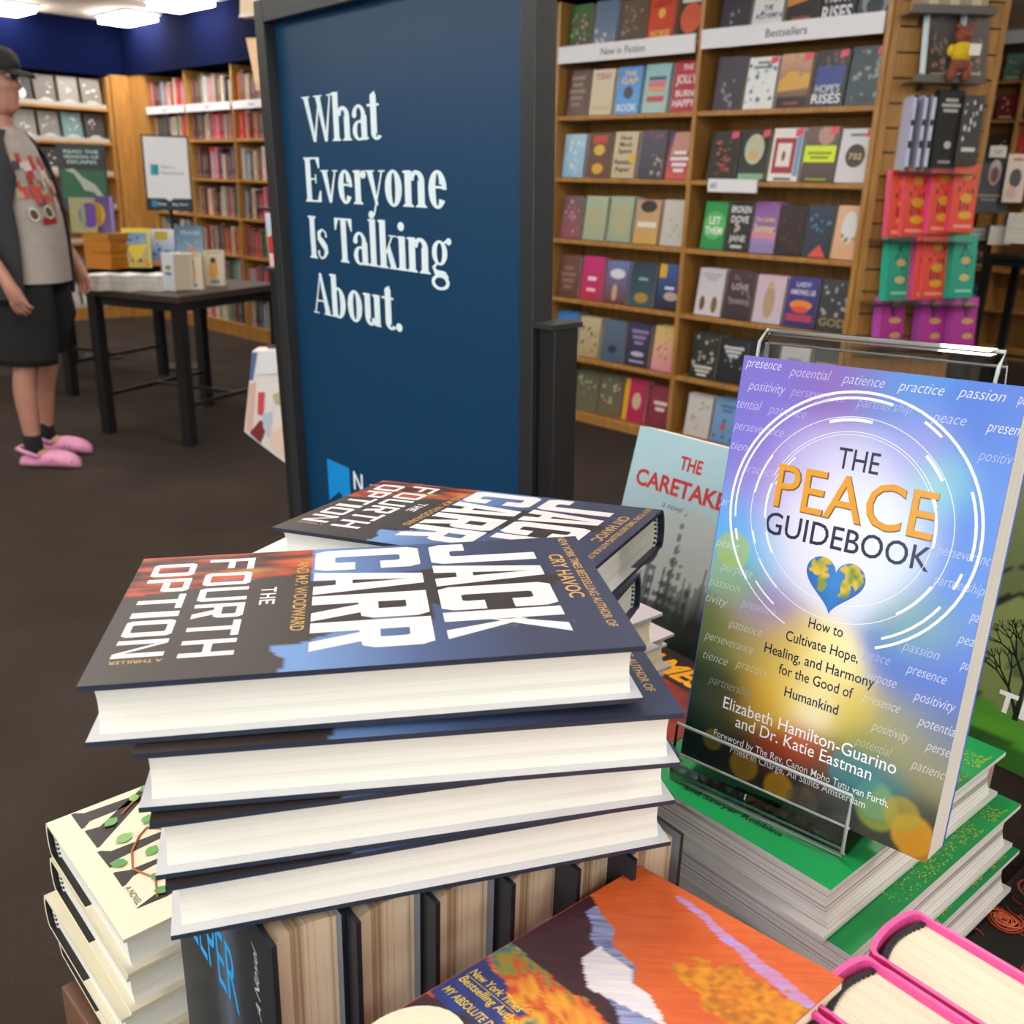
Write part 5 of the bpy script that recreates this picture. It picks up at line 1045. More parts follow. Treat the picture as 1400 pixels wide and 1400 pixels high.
# lilac-white pile under that stack: fore-edge head corner points right
lil = None; ex, ey = Vector((.766, .643, 0)), Vector((-.643, .766, 0))
for k, (px, py, zt, yw) in enumerate(((906, 838, 1.024, 0), (922, 866, .990, 0), (912, 880, .956, -3))):
    tip = at(px, py, z=zt); o0 = tip - ex * .22 - Vector((0, 0, .033))
    if lil is None: lil = hardcover('hardcover_book', .22, .155, .033, hx('c4b8bc'), M['pages_cream'], None, inner=hx('d0c8cc')); o = fplace(lil, frame(o0, ex, ey, (0, 0, 1)))
    else: o = clone(lil, frame(o0, ex, ey, (0, 0, 1)))
    tag(o, ['pale lilac hardcover just under the stack behind, top of the pale pile', 'pale lilac hardcover whose corner points at the round hole on the grey forest cover', 'lowest pale lilac hardcover above the yellow-lettered book'][k], 'book', 'pale lilac hardcovers')
# --- row of dark jacketed books standing upright under the front stack
rowd = Vector((math.cos(R_(38)), math.sin(R_(38)), 0)); rowb = Vector((-math.sin(R_(38)), math.cos(R_(38)), 0))
DL, DW = .2405, .146
def dark_front(q, z):
    D = DW - .006; bg = hx('2a2d34'); rr = random.Random(9)
    def f(a, b): return mixc(hx('22252c'), hx('646c7a'), .75 * math.exp(-((a - .55) / .10) ** 2) * (1 if b > .5 else .5) * (.8 + .2 * math.sin(a * 60)))
    q.grid((0, D, z), (0, -D, 0), (DL, 0, 0), 40, 30, f); z += .0001; bl = hx('0fa0ea')
    T = cover_text(q, D, z)
    T('DEEPER', .004, .160, .038, .088, bl, bold=.0); T('KEEP', .004, .212, .018, .045, bl)
    q.text('A Novel', (.182, .018, z), (1, 0, 0), (0, 1, 0), .006, w=.044, col=hx('c4c8cc'), shear=.4)
    q.tube([(.02, D - .02, z), (.05, D - .05, z), (.09, D - .07, z)], .003, 6, hx('8a8a90'))
db = None; pos = ((371, 1295), (487, 1262), (596, 1235), (700, 1210), (790, 1190), (867, 1176))
DN = ['dark jacketed book standing at the near end of the row, blue letters on its cover', 'second dark jacketed book standing in the row under the front stack', 'third dark jacketed book standing in the row under the front stack', 'fourth dark jacketed book standing in the row under the front stack', 'fifth dark jacketed book standing in the row under the front stack', 'last dark jacketed book in the row, mostly hidden by the orange cover']
for k, (px, py) in enumerate(pos):
    p = at(px, py, z=1.0315); T = .0385 if k == 0 else .0365
    o0 = Vector((p.x, p.y, TZ + .0005)) + rowd * .0365
    mw = frame(o0, (0, 0, 1), rowb, -rowd)
    if db is None: db = hardcover('hardcover_book', DL, DW, .0365, hx('1f232b'), M['pages_tan'], dark_front, inner=hx('6f7884'), flap=.05, endp=hx('22262e'), head=((.03,) * 3, (.02,) * 3), sides=hx('1a1e26'), round_=.003); o = fplace(db, mw)
    else: o = clone(db, mw)
    tag(o, DN[k], 'book', 'dark books standing in the row')
# --- cream stack with tall black letters and a vine
CL, CWd, CT = .235, .150, .029
def cream_front(q, z):
    D = CWd - .006; cr = hx('f1e8cc'); bk = hx('2c2624')
    q.poly([(0, 0, z), (CL, 0, z), (CL, D, z), (0, D, z)], cr); z += .0001
    P = lambda pts, c=bk, o=0: q.poly([(x, y, z + o) for x, y in pts], c)
    # stems (x up from the tail, y from the fore-edge), with feet
    P([(.0163, .1433), (.0185, .1433), (.024, .139), (.0615, .1365), (.10, .134), (.10, .126), (.0600, .1275), (.024, .127), (.0185, .1219), (.0164, .1219)])
    P([(.0173, .1182), (.0195, .1182), (.027, .1165), (.0678, .1430), (.085, .1430), (.0598, .1264), (.026, .1000), (.0195, .0947), (.0177, .0947)])
    P([(.06, .1264), (.16, .083), (.16, .070), (.0565, .1160)])
    P([(.0162, .0904), (.0185, .0904), (.024, .0855), (.0561, .0840), (.11, .079), (.11, .071), (.0528, .0769), (.024, .0745), (.0187, .0692), (.017, .0692)])
    P([(.0167, .0628), (.0185, .0628), (.026, .0590), (.0461, .0581), (.12, .050), (.12, .044), (.041, .0532), (.026, .0515), (.0187, .0461), (.0166, .0461)])
    P([(.0158, .0212), (.0374, .0285), (.13, .052), (.13, .038), (.0353, .0192), (.017, .0205)])
    vn = hx('b06a3a')
    def vine(p): q.tube([(x, y, z + .0005) for x, y in p], .0008, 5, vn)
    vine([(.030, .022), (.036, .040), (.028, .058), (.034, .075), (.044, .088), (.052, .094), (.060, .085), (.066, .070)]); vine([(.044, .120), (.052, .126), (.060, .132), (.072, .137), (.085, .132)])
    def leaf(x, y, a, s, c='5f9a4c'):
        cx, sx = math.cos(a), math.sin(a); pts = [(0, 0), (.3, .32), (.65, .34), (1, 0), (.65, -.34), (.3, -.32)]
        s *= .85; P([(x + s * (u_ * cx - v_ * sx), y + s * (u_ * sx + v_ * cx)) for u_, v_ in pts], hx(c), .0012)
    for x, y, a, s in ((.028, .066, 2.6, .014), (.040, .064, .6, .014), (.034, .044, -.8, .012), (.042, .094, 3.4, .016), (.052, .098, .9, .013), (.040, .118, 3.6, .014), (.056, .128, 1.2, .012), (.064, .137, .4, .013), (.030, .028, -.4, .012), (.062, .080, -.5, .012)): leaf(x, y, a, s, rnd.choice(['6fa85a', '5f9a52', '8aba70']))
    q.text('A NOVEL', (.0172, .0437, z + .0002), (0, -1, 0), (1, 0, 0), .0040, w=.020, col=bk)
CR = at(168.6, 1285.7, z=.911); cm = Matrix.Translation(CR) @ Matrix.Rotation(R_(42.28), 4, 'Z')
cb = hardcover('hardcover_book', CL, CWd, CT, hx('f0e7cb'), M['pages_white'], cream_front, inner=hx('efe7cf'), flap=.075, endp=hx('1d1b1c'), sides=hx('e8dfc4'))
kids(cb)
for k, (dx, dy, dr, t) in enumerate(((0, 0, 0, 'cream hardcover with tall black letters and a green vine, topmost of its stack'), (-.001, .0, 0, 'second cream hardcover down in the stack by the table corner'), (-.007, .001, .6, 'third cream hardcover down in the stack by the table corner'), (-.003, .0, .2, 'lowest cream hardcover in the stack by the table corner'))):
    mw = cm @ Matrix.Translation((dx, dy, -CT - k * .0296)) @ Matrix.Rotation(R_(dr), 4, 'Z')
    if k == 0: o = fplace(cb, mw)
    else: o = clone(cb, mw)
    tag(o, t, 'book', 'cream hardcovers by the table corner')
# --- green hardcovers
GX = eul((0, 0, 0), (-.5, -1, -48.95)); gx, gy, gz = GX.col[0].to_3d(), GX.col[1].to_3d(), GX.col[2].to_3d()
G0 = Vector((.0939, .4972, 1.0021)) + gx * -.029; GW, GL_, GT = .1495, .212, .0338
def green_front(q, z):
    D = GW - .006; g = hx('05934c'); q.poly([(0, 0, z), (GL_, 0, z), (GL_, D, z), (0, D, z)], g); z += .0001
    bk = hx('14201a'); sl = Vector((.10, -1, 0))
    q.text('Tony Robbins', (.0175, D - .003, z), sl, (1, .1, 0), .0150, w=.126, col=bk, bold=.04)
    q.text('and Sawyer Robbins', (.0105, D - .035, z), sl, (1, .1, 0), .0042, w=.0665, col=bk, bold=.03)
    rr = random.Random(2); yl = hx('b8c83a')
    for k in range(900):
        x = .045 + (GL_ - .055) * rr.random() ** .8; y = .003 + .040 * rr.random() ** 1.3
        if vnoise(x * 70, y * 110) < .42 or x < .05 + y * .6: continue
        s = .0003 + .0003 * rr.random(); q.poly([(x - s, y - s, z), (x + s, y - s, z), (x + s, y + s, z), (x - s, y + s, z)], yl)
gb = hardcover('hardcover_book', GL_, GW, GT, hx('05934c'), M['pages_thick'], green_front, inner=hx('e6e6e2'), sides=hx('e6e8e6'), head=None, bd=.0030, fins=.002, ins=.008, round_=.002)
kids(gb)
GN = ['green hardcover with black lettering, topmost, carrying the clear book stand', 'second green hardcover down, a strip of yellow dots showing on its cover', 'third green hardcover down, its green edge beside the rose-patterned book', 'fourth green hardcover down in the green stack', 'fifth green hardcover down in the green stack', 'lowest green hardcover, resting on the table']
for k in range(6):
    off = (Vector((0, 0, 0)), gx * .015 + gy * .004, gx * .020 + gy * .006, gx * .012, gx * .016, gx * .014)[k]
    zz_ = Vector((0, 0, -k * (GT + .0010)))
    o0 = G0 + gx * GW - gz * GT + off + zz_
    mw = frame(o0, gy, -gx, gz)
    o = fplace(gb, mw) if k == 0 else clone(gb, mw)
    tag(o, GN[k], 'book', 'green hardcovers')
# --- the large paperback on the clear stand
PB = eul((.1096, .5112, 1.0155), (80.25, -2.0, -42.35)); pX, pY, pN = PB.col[0].to_3d(), PB.col[1].to_3d(), PB.col[2].to_3d(); p0 = PB.translation.copy()
PW, PH, PT_ = .1516, .2486, .027; K6 = 1.06
BLOBS = [(.02, .225, .035, '7a6cc8'), (.06, .225, .025, '8f5fb0'), (.085, .23, .03, '4f8fd8'), (.13, .22, .03, '3f6fd0'), (.005, .19, .03, '6f6fd0'), (.025, .17, .03, 'a07fd0'), (.005, .145, .025, '58a8ea'), (.02, .13, .022, '62b8ee'), (.135, .18, .03, '4a80da'), (.115, .185, .016, '8fd8c8'), (.10, .20, .02, '9a9ae0'), (.14, .14, .03, '4f83d8'), (.12, .115, .018, '7aa8a0'), (.135, .095, .03, '4a70cc'),
         (.07, .155, .030, 'e6e9f7'), (.055, .15, .028, 'd6d6f0'), (.09, .15, .025, 'd2e2f0'), (.07, .185, .022, 'c2c4ea'), (.045, .185, .02, 'b4a8e0'), (.02, .11, .014, '8aa858'), (.01, .12, .012, 'a0b84a'), (.035, .10, .018, '9a8ac0'), (.03, .08, .02, 'a89a58'), (.01, .075, .02, '5f7040'), (.05, .08, .02, 'd8b850'), (.072, .075, .02, 'fbf0b0'), (.072, .055, .014, 'fffbe0'), (.06, .06, .02, 'f0d458'), (.09, .06, .018, 'd8c050'), (.045, .05, .018, 'c89a30'), (.02, .045, .02, '4a4a28'), (.005, .05, .02, '1f4438'), (.0, .02, .025, '14322c'), (.07, .035, .014, 'b84a24'), (.055, .025, .014, '8a2f1c'), (.085, .03, .015, '70381f'), (.1, .045, .016, '7a8a4a'), (.1, .025, .016, '2a6a70'), (.115, .03, .014, '35808a'), (.12, .06, .02, '9a9a70'), (.135, .05, .02, '8a8a60'), (.14, .07, .02, '5a70a0'), (.13, .015, .02, '3a4438'), (.04, .012, .02, '2c2c26'), (.075, .008, .02, '3a3a34'), (.11, .005, .02, '3a3c34'), (.143, .0, .02, '2e2c26')]
BLOBS = [(x, y, s, hx(c)) for x, y, s, c in BLOBS]
BOK = [(.040, .010, .0085, 'b8902a'), (.062, .0055, .0085, 'd8a018'), (.0185, .017, .006, '8a7a30'), (.115, .0165, .011, '8aa040'), (.113, .021, .010, '6aa078'), (.134, .011, .0105, 'd8a41c'), (.139, .005, .010, 'c88a18'), (.076, .003, .009, '6a6050'), (.127, .019, .009, 'a89a3a'), (.1, .03, .013, '3a8088'), (.012, .128, .010, 'a8c050')]
BOK = [(a, b, c, hx(d)) for a, b, c, d in BOK]
def peace_col(a, b):
    x, y = a * .143, b * .2345; W_ = 0; c = [0, 0, 0]
    for bx_, by_, s, k in BLOBS:
        w = math.exp(-((x - bx_) ** 2 + (y - by_) ** 2) / (2 * (s * .55) ** 2)) + 1e-9
        W_ += w
        for i in range(3): c[i] += w * k[i]
    c = tuple(v / W_ for v in c)
    for bx_, by_, r_, k in BOK:
        d = math.hypot(x - bx_, y - by_) / r_
        if d < 1.1: c = mixc(c, k, (.72 - .2 * max(0, .85 - d)) * min(1, (1.1 - d) / .18))
    d = math.hypot(x - .0715, y - .155) / .05
    if d < 1.15: c = mixc(c, hx('f0f2fb'), .6 * max(0, 1 - d * .87))
    return c
def peace_front(q, z):
    Wd = PW - .0005; S = K6
    q.grid((0, Wd, z), (0, -Wd, 0), (PH, 0, 0), 120, 190, peace_col); z += .00008
    T0 = cover_text(q, Wd, z)
    def T(s, a, b, h, w=None, col=WHITE, **k): T0(s, a * S, b * S, h * S, None if w is None else w * S, col, **k)
    sc = random.Random(11)
    def faint(s, a, b, k, w=None):      # handwriting style words, printed in a tint of white
        c = mixc(peace_col(min(1, (a + .01) / .143), min(1, b / .2345)), hx('eef2ff'), k)
        T(s, a, b, .0052, w or .0031 * len(s), c, shear=.35, bold=-.008)
    for s, a, b, k, w in (('presence', .0015, .2285, .75, .021), ('potential', .0275, .2265, .5, .023), ('patience', .0565, .2262, .6, .022), ('practice', .085, .226, .75, .022), ('passion', .113, .2265, .75, .021), ('pu', .139, .2265, .7, .004), ('positivity', .005, .2165, .6, .022), ('perseverance', .030, .2165, .28, .030), ('partnership', .066, .2155, .3, .028), ('peace', .1035, .2135, .5, .016), ('presen', .1285, .2125, .75, .0142), ('tential', .0, .206, .5, .015), ('patience', .019, .2055, .3, .022), ('perseverance', .0, .194, .4, .030), ('positiv', .1275, .199, .35, .015), ('tien', .0005, .183, .4, .010), ('practice', .0095, .172, .25, .02), ('ar', .0, .151, .5, .005), ('peace', .0005, .128, .45, .015), ('purpose', .006, .115, .4, .02), ('passion', .0, .105, .4, .02), ('tivity', .0, .095, .5, .014), ('presence', .022, .098, .3, .021), ('patience', .0165, .0845, .4, .021), ('perseverance', .003, .0735, .45, .031), ('tience', .004, .062, .45, .016), ('practice', .025, .0635, .3, .02), ('partnership', .010, .049, .3, .027), ('perseveranc', .118, .1515, .4, .0245), ('pa', .1385, .1242, .6, .004), ('partnership', .119, .137, .4, .0235), ('peace', .0929, .0911, .3, .014), ('passion', .111, .1010, .4, .018), ('pea', .1352, .1122, .55, .0075), ('presence', .1151, .0904, .6, .0192), ('pu', .1390, .1004, .65, .0038), ('purpose', .0945, .0807, .5, .0175), ('presence', .0967, .0689, .45, .0194), ('positivity', .1210, .0784, .65, .0198), ('potentia', .1253, .0667, .65, .0174), ('positivity', .1040, .0560, .45, .0193), ('potential', .0974, .0454, .3, .019), ('perse', .1312, .0560, .6, .0115), ('patienc', .1262, .0442, .5, .0165)):
        faint(s, a, b, k, w)
    wt = hx('f4f6fb'); cx, cy = .0715, .1575
    def arc(R, a0, a1, w, k=1.0):
        n = max(6, int(abs(a1 - a0) / 5)); pl = []
        for i in range(n):
            t0, t1 = R_(a0 + (a1 - a0) * i / n), R_(a0 + (a1 - a0) * (i + 1) / n)
            q.poly([((cy + r_ * math.sin(t)) * S, Wd - (cx + r_ * math.cos(t)) * S, z + .00003) for r_, t in ((R - w / 2, t0), (R + w / 2, t0), (R + w / 2, t1), (R - w / 2, t1))], wt)
    arc(.0655, -66, 222, .0014); arc(.0655, 222, 250, .0006); arc(.0625, 108, 190, .0011); arc(.0625, 78, 116, .0014); arc(.0625, 52, 62, .0014); arc(.0625, -5, 25, .0014); arc(.0625, 196, 202, .0013); arc(.0615, -62, -30, .0013); arc(.061, -20, -12, .0013); arc(.061, 225, 240, .001)
    arc(.053, 0, 360, .00035); arc(.0515, 85, 110, .0016); arc(.0515, 34, 50, .0016); arc(.0525, 150, 175, .0012); arc(.0525, 198, 206, .0012); arc(.0525, -50, -25, .0016); arc(.053, 215, 235, .0012)
    arc(.0455, 20, 160, .00035); arc(.044, 0, 360, .0003); arc(.0445, 165, 190, .0013); arc(.0445, -5, 30, .0014); arc(.0445, 200, 215, .0012); arc(.0425, 140, 165, .0008)
    ink = hx('1e2740'); og = hx('e09a26')
    T('THE', .0618, .1835, .0106, .0215, ink, bold=.004)
    T('PEACE', .0312, .1570, .0228, .0835, hx('6a5030'), bold=.012); z2 = z + .00005
    q.text('PEACE', (.1573 * S, Wd - .0309 * S, z2), RX, RY, .0228 * S, w=.0835 * S, col=og, bold=.002)
    T('GUIDEBOOK', .0285, .1418, .0118, .0875, ink, bold=.006)
    for s, a, b, w in (('How to', .0622, .0978, .0188), ('Cultivate Hope,', .0510, .0873, .0402), ('Healing, and Harmony', .0402, .0772, .0612), ('for the Good of', .0504, .0682, .0414), ('Humankind', .0558, .0570, .0302)): T(s, a, b, .0055, w, ink, bold=.008)
    for s, a, b, h, w in (('Elizabeth Hamilton-Guarino', .0215, .0378, .0068, .0985), ('and Dr. Katie Eastman', .0308, .0298, .0066, .0780), ('Foreword by The Rev. Canon Mpho Tutu van Furth,', .0188, .0198, .0040, .1010), ('Priest in Charge, All Saints Amsterdam', .0304, .0142, .0040, .0782)): T(s, a, b, h, w, wt, bold=.002)
    # heart shaped globe
    def hp(t): return (16 * math.sin(t) ** 3 / 16.5, (13 * math.cos(t) - 5 * math.cos(2 * t) - 2 * math.cos(3 * t) - math.cos(4 * t)) / 17)
    conts = ((-.55, .35, .30, .22), (-.35, .60, .25, .12), (-.40, -.10, .16, .26), (-.30, .15, .12, .12), (.35, .48, .28, .16), (.62, .30, .28, .24), (.40, -.12, .20, .28), (.72, .05, .10, .12), (.60, .55, .2, .12), (-.1, .72, .1, .06))
    rings = 30; vs = []; cs = []; n = 96
    for i in range(rings + 1):
        k = i / rings
        for j in range(n):
            hx_, hy_ = hp(2 * math.pi * j / n); X_, Y_ = hx_ * k, hy_ * k + .05 * (1 - k)
            c = mixc(hx('3f90d8'), hx('1c4a9c'), .2 + .5 * abs(X_) + .3 * max(0, -Y_))
            for ax, ay, rx, ry in conts:
                if ((X_ - ax) / rx) ** 2 + ((Y_ - ay) / ry) ** 2 < .35 + 1.3 * vnoise(X_ * 9 + 3, Y_ * 9): c = mixc(hx('5f8f36'), hx('dcb83a'), vnoise(X_ * 6 + 11, Y_ * 6) * 1.3 - .1)
            vs.append(((.1247 + Y_ * .0172) * S, Wd - (.0716 + X_ * .0163) * S, z + .00004)); cs.append(c)
    q.add(vs, [(i * n + j, i * n + (j + 1) % n, (i + 1) * n + (j + 1) % n, (i + 1) * n + j) for i in range(rings) for j in range(n)], cs)
pb = paperback('paperback_book', PH, PW, PT_, hx('4a70c8'), M['pages_white'], peace_front, mat=M['gloss'], spine=hx('5a62b0'))
fplace(pb, frame(p0 + pX * PW - pN * PT_, pY, -pX, pN)); tag(pb, 'glossy blue and violet paperback with a heart-shaped globe, on the clear stand', 'book')
# clear acrylic easel
st = empty('book_stand', PB)
def sheet(nm, pts, x0, x1, x0b, x1b, th_=.003):
    """bent sheet: pts are (y, z) in the cover plane axes, width from x0..x1 at the start to x0b..x1b at the end"""
    q = MB(); n = len(pts); prof = []
    for i, p in enumerate(pts):
        a = Vector(pts[max(0, i - 1)]); b = Vector(pts[min(n - 1, i + 1)]); t = (b - a).normalized(); nn_ = Vector((-t.y, t.x)); prof.append((Vector(p) + nn_ * th_ / 2, Vector(p) - nn_ * th_ / 2))
    for i in range(n - 1):
        f0, f1 = i / (n - 1), (i + 1) / (n - 1)
        A = x0 + (x0b - x0) * f0; B = x1 + (x1b - x1) * f0; C = x0 + (x0b - x0) * f1; D_ = x1 + (x1b - x1) * f1
        (a0, a1), (b0, b1) = prof[i], prof[i + 1]
        vs = [(A, *a0), (B, *a0), (B, *a1), (A, *a1), (C, *b0), (D_, *b0), (D_, *b1), (C, *b1)]
        fs = [(0, 1, 5, 4), (2, 3, 7, 6), (1, 2, 6, 5), (3, 0, 4, 7)]
        if i == 0: fs.append((3, 2, 1, 0))
        if i == n - 2: fs.append((4, 5, 6, 7))
        q.add(vs, fs)
    return q.build(nm, M['clear'], st)
yb = -.0135
sheet('front_lip', [(.0225, .0075), (.008, .0070), (yb + .004, .0066), (yb + .001, .0055), (yb, .003)], -.001, .1105, -.001, .1105)
sheet('base_ledge', [(yb, .003), (yb, -.012), (yb + .0005, -.030), (yb + .003, -.0335)], -.001, .1105, -.002, .111)
sheet('back_panel', [(yb + .003, -.0335), (.10, -.034), (.20, -.034), (.258, -.0345), (.2635, -.037), (.2655, -.0415), (.2640, -.046), (.258, -.049)], -.002, .112, -.010, .127)
sheet('rear_leg', [(.258, -.049), (.15, -.085), (.02, -.128), (yb + .010, -.1365)], -.010, .127, -.006, .118)
M['edge'] = pmat('acrylic_edge_highlight', (.78, .84, .81), .12, noise=.05); M['edge'].node_tree.nodes['Principled BSDF'].inputs['Alpha'].default_value = .5  # pale half-opaque colour paints the bright highlights along the sheet edges
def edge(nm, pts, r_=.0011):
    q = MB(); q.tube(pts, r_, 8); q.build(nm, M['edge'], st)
edge('lip_highlight', [(-.001, .0225, .0075), (.1105, .0225, .0075), (.1105, .008, .007), (.1105, yb + .002, .006), (.1105, yb, .003)]); edge('lip_fold_highlight', [(-.001, yb, .0055), (.1105, yb, .0055)])
edge('ledge_highlight', [(-.001, .001, .0012), (.1105, .001, .0012)], .0008); edge('back_highlight', [(-.010, .22, -.034), (-.010, .258, -.0345), (-.010, .2655, -.0415), (.127, .2655, -.0415), (.127, .258, -.0345), (.125, .20, -.034)]); edge('leg_highlight', [(-.010, .258, -.049), (.127, .258, -.049), (.126, .20, -.069)], .0009)  # first tube paints a white highlight line along the cover foot
tag(st, 'clear acrylic easel with a front lip holding up the glossy blue paperback', 'book stand')
# --- grey forest hardcover leaning behind
ct = eul((.0889, .9663, .8665), (75.65, -1.5, -52.5)); kX, kY, kN = ct.col[0].to_3d(), ct.col[1].to_3d(), ct.col[2].to_3d(); k0 = ct.translation.copy()
KW, KH, KT = .166, .247, .032
def care_front(q, z):
    D = KW - .006; S = 1.08; rr = random.Random(8); trees = [(rr.random(), .16 + .26 * rr.random(), .018 + .03 * rr.random()) for _ in range(60)] + [(.56, .62, .05)]
    def f(a, b):
        c = mixc(hx('8f9c9c'), hx('9fc0cc'), (b - .35) / .5)
        d = math.hypot((a - .62) * .152, (b - .40) * .229) / .072
        if d < 1: c = mixc(c, hx('a9acab'), .7)
        n_ = .27 + .09 * math.sin(a * 7 + 2.5) + .07 * vnoise(a * 22, 3) + .05 * vnoise(a * 60, 8)
        if b < n_: c = mixc(c, hx('161818'), min(1, .55 + (n_ - b) * 3))
        for t, h, w in trees:
            top = .15 + h
            if b < top and abs(a - t) < w * (top - b) / top * 1.6 * (.6 + .4 * math.sin(b * 120)): c = mixc(c, hx('14201c'), .7)
        if b < .1: c = hx('0e100f')
        return c
    q.grid((0, D, z), (0, -D, 0), (KH, 0, 0), 60, 90, f); z += .0001
    q.poly([((.118 + .022 * math.sin(j * math.pi / 10)) * S, D - (.042 + .020 * math.cos(j * math.pi / 10)) * S, z) for j in range(20)], hx('2c302e'))
    q.poly([(.109 * S, D - .030 * S, z + .0001), (.109 * S, D - .039 * S, z + .0001), (.124 * S, D - .039 * S, z + .0001), (.124 * S, D - .030 * S, z + .0001)], hx('b0342c'))
    T = cover_text(q, D, z); rd = hx('b0262c')
    T('THE', .062 * S, .198 * S, .0125 * S, .028 * S, rd, bold=.03); T('CARETAKER', .010 * S, .172 * S, .0155 * S, .132 * S, rd, bold=.03)
    T('a novel', .052 * S, .158 * S, .006 * S, .028 * S, hx('3a4040'), shear=.3)
kb = hardcover('hardcover_book', KH, KW, KT, hx('8fb0bc'), M['pages_cream'], care_front, inner=hx('e8e4dc'), sides=hx('a8b8bc'), head=None)
fplace(kb, frame(k0 + kX * KW - kN * KT, kY, -kX, kN)); tag(kb, 'pale blue-grey hardcover with red capitals and a misty forest, leaning behind the stacks', 'book')
q = MB(); q.box((KH - .001, .003, .004), (KH + .0012, .055, .0062), hx('a8242a')); q.build('bookmark_edge', M['jacket'], kb)
# --- book with yellow italic lettering lying flat beneath
mX, mY = Vector((.6, -.8, 0)), Vector((.8, .6, 0)); mp = at(905, 918, z=.913)
MWd, MH, MT = .15, .21, .030
def mes_front(q, z):
    D = MWd; q.grid((0, D, z), (0, -D, 0), (MH, 0, 0), 8, 10, lambda a, b: mixc(hx('3a1414'), hx('c03a22'), .5 + .5 * math.sin(a * 9 + b * 14))); q.poly([(MH - .048, 0, z + .0001), (MH, 0, z + .0001), (MH, D, z + .0001), (MH - .048, D, z + .0001)], hx('2a1512'))
    q.text('JAMES', (MH - .040, D - .004, z + .0002), RX, RY, .026, w=.10, col=hx('f0a818'), bold=.04, shear=.25)
mb_ = paperback('paperback_book', MH, MWd, MT, hx('4a1a18'), M['pages_cream'], mes_front)
kids(mb_)
m0 = mp - mX * .058 - mY * (MH - .040) + mX * MWd - Vector((0, 0, MT))
for k in range(4):
    mw = frame(m0 - Vector((0, 0, k * (MT + .0006))), mY, -mX, (0, 0, 1)); o = fplace(mb_, mw) if k == 0 else clone(mb_, mw)
    tag(o, ['dark red book with yellow slanted capitals lying flat behind the front stack', 'dark red book second down under the yellow-lettered one', 'dark red book third down under the yellow-lettered one', 'dark red book at the bottom under the yellow-lettered one'][k], 'book', 'dark red books lying flat')
# riser carrying the grey forest hardcover
rz = k0.z - .006; q = MB(); c0 = k0 - kN * KT
q.obox(Vector((c0.x, c0.y, TZ + .001)) - kX.to_3d() * .0, Vector((kX.x, kX.y, 0)).normalized() * KW, Vector((-kN.x, -kN.y, 0)).normalized() * .14 * 1, Vector((0, 0, rz - TZ - .001)))
o = q.build('display_riser', M['black']); tag(o, 'black display riser behind the grey forest hardcover', 'display riser')
# --- orange painted paperback
OS = .695; oc = Vector((0, 0, 1.35)); oloc = oc + (Vector((-.073, .428, .8797)) - oc) * OS
OM = eul(oloc, (-2.07, -6.97, -48.27)); oX, oY, oN = OM.col[0].to_3d(), OM.col[1].to_3d(), OM.col[2].to_3d()
OW, OT, OB = .116, .026, -.045; OTOP = .235 * OS; OH = OTOP - OB; k_ = OS / .71
def orange_col(x, y):
    x /= k_; y /= k_
    st_ = vnoise((x * .75 + y * .66) * 60, (y * .75 - x * .66) * 1100); s2 = vnoise(x * 160 + 9, y * 160); s3 = vnoise((x * .9 - y * .4) * 90 + 5, (y * .9 + x * .4) * 500)
    wob = .006 * (vnoise(x * 120, y * 120 + 7) - .5)
    c = mixc(hx('dd6a34'), hx('c4501f'), .55 * st_ + .35 * s2)
    lim = .1286 - .55 * max(0, x - .004) + wob                      # boundary under the orange field
    if y < lim: c = mixc(hx('4a1f30'), hx('20101c'), .6 * st_ + .4 * s2)
    if lim - .010 - .10 * max(0, x - .01) < y < lim and x > .008: c = mixc(hx('44548c'), hx('a8aed4'), st_)
    if x > .030 and y < .106 - .3 * (x - .033) + wob and y > .112 - .75 * max(0, x - .012) - .006 + max(0, x - .0456) * .95: c = mixc(hx('ece4e6'), hx('c4bed6'), st_ * .6)
    # multicoloured shoulder
    if y < .0755 - .1 * max(0, x - .03) + wob and y < .11 - x * .6 + .02:
        r_ = math.hypot(x - .052, y - .028); k = r_ * 120 + 3.2 * s3 + 1.6 * s2; pal = ('d8862a', 'c8402a', '8a8a2e', '2a6a78', 'd8a82a', 'c84a24', 'e0a030')
        k %= 7; c = mixc(hx(pal[int(k)]), hx(pal[(int(k) + 1) % 7]), (k % 1) ** 2)
    if x < .036 + .02 * (s2 - .5) and .029 < y < .0600 - .25 * x + wob: c = mixc(hx('1f3a8a'), hx('2a2a5a'), s3)
    if y < .029 + wob and x < .05: c = mixc(hx('2a1628'), hx('3a2030'), s3)
    if x > .03 and abs((y - .1576) - (x - .0443) * -.23 + wob * .5) < .0016 + .003 * max(0, (x - .03)) / .08: c = mixc(c, hx('b49ade'), .75 * (.5 + st_))
    dr = math.hypot((x - .098) / .036, (y - .124) / .016) + (s2 - .5) * .5
    if dr < 1: c = mixc(hx('e09a20'), mixc(hx('8a461c'), hx('d0661c'), s2), vnoise(x * 420, y * 420))
    return c
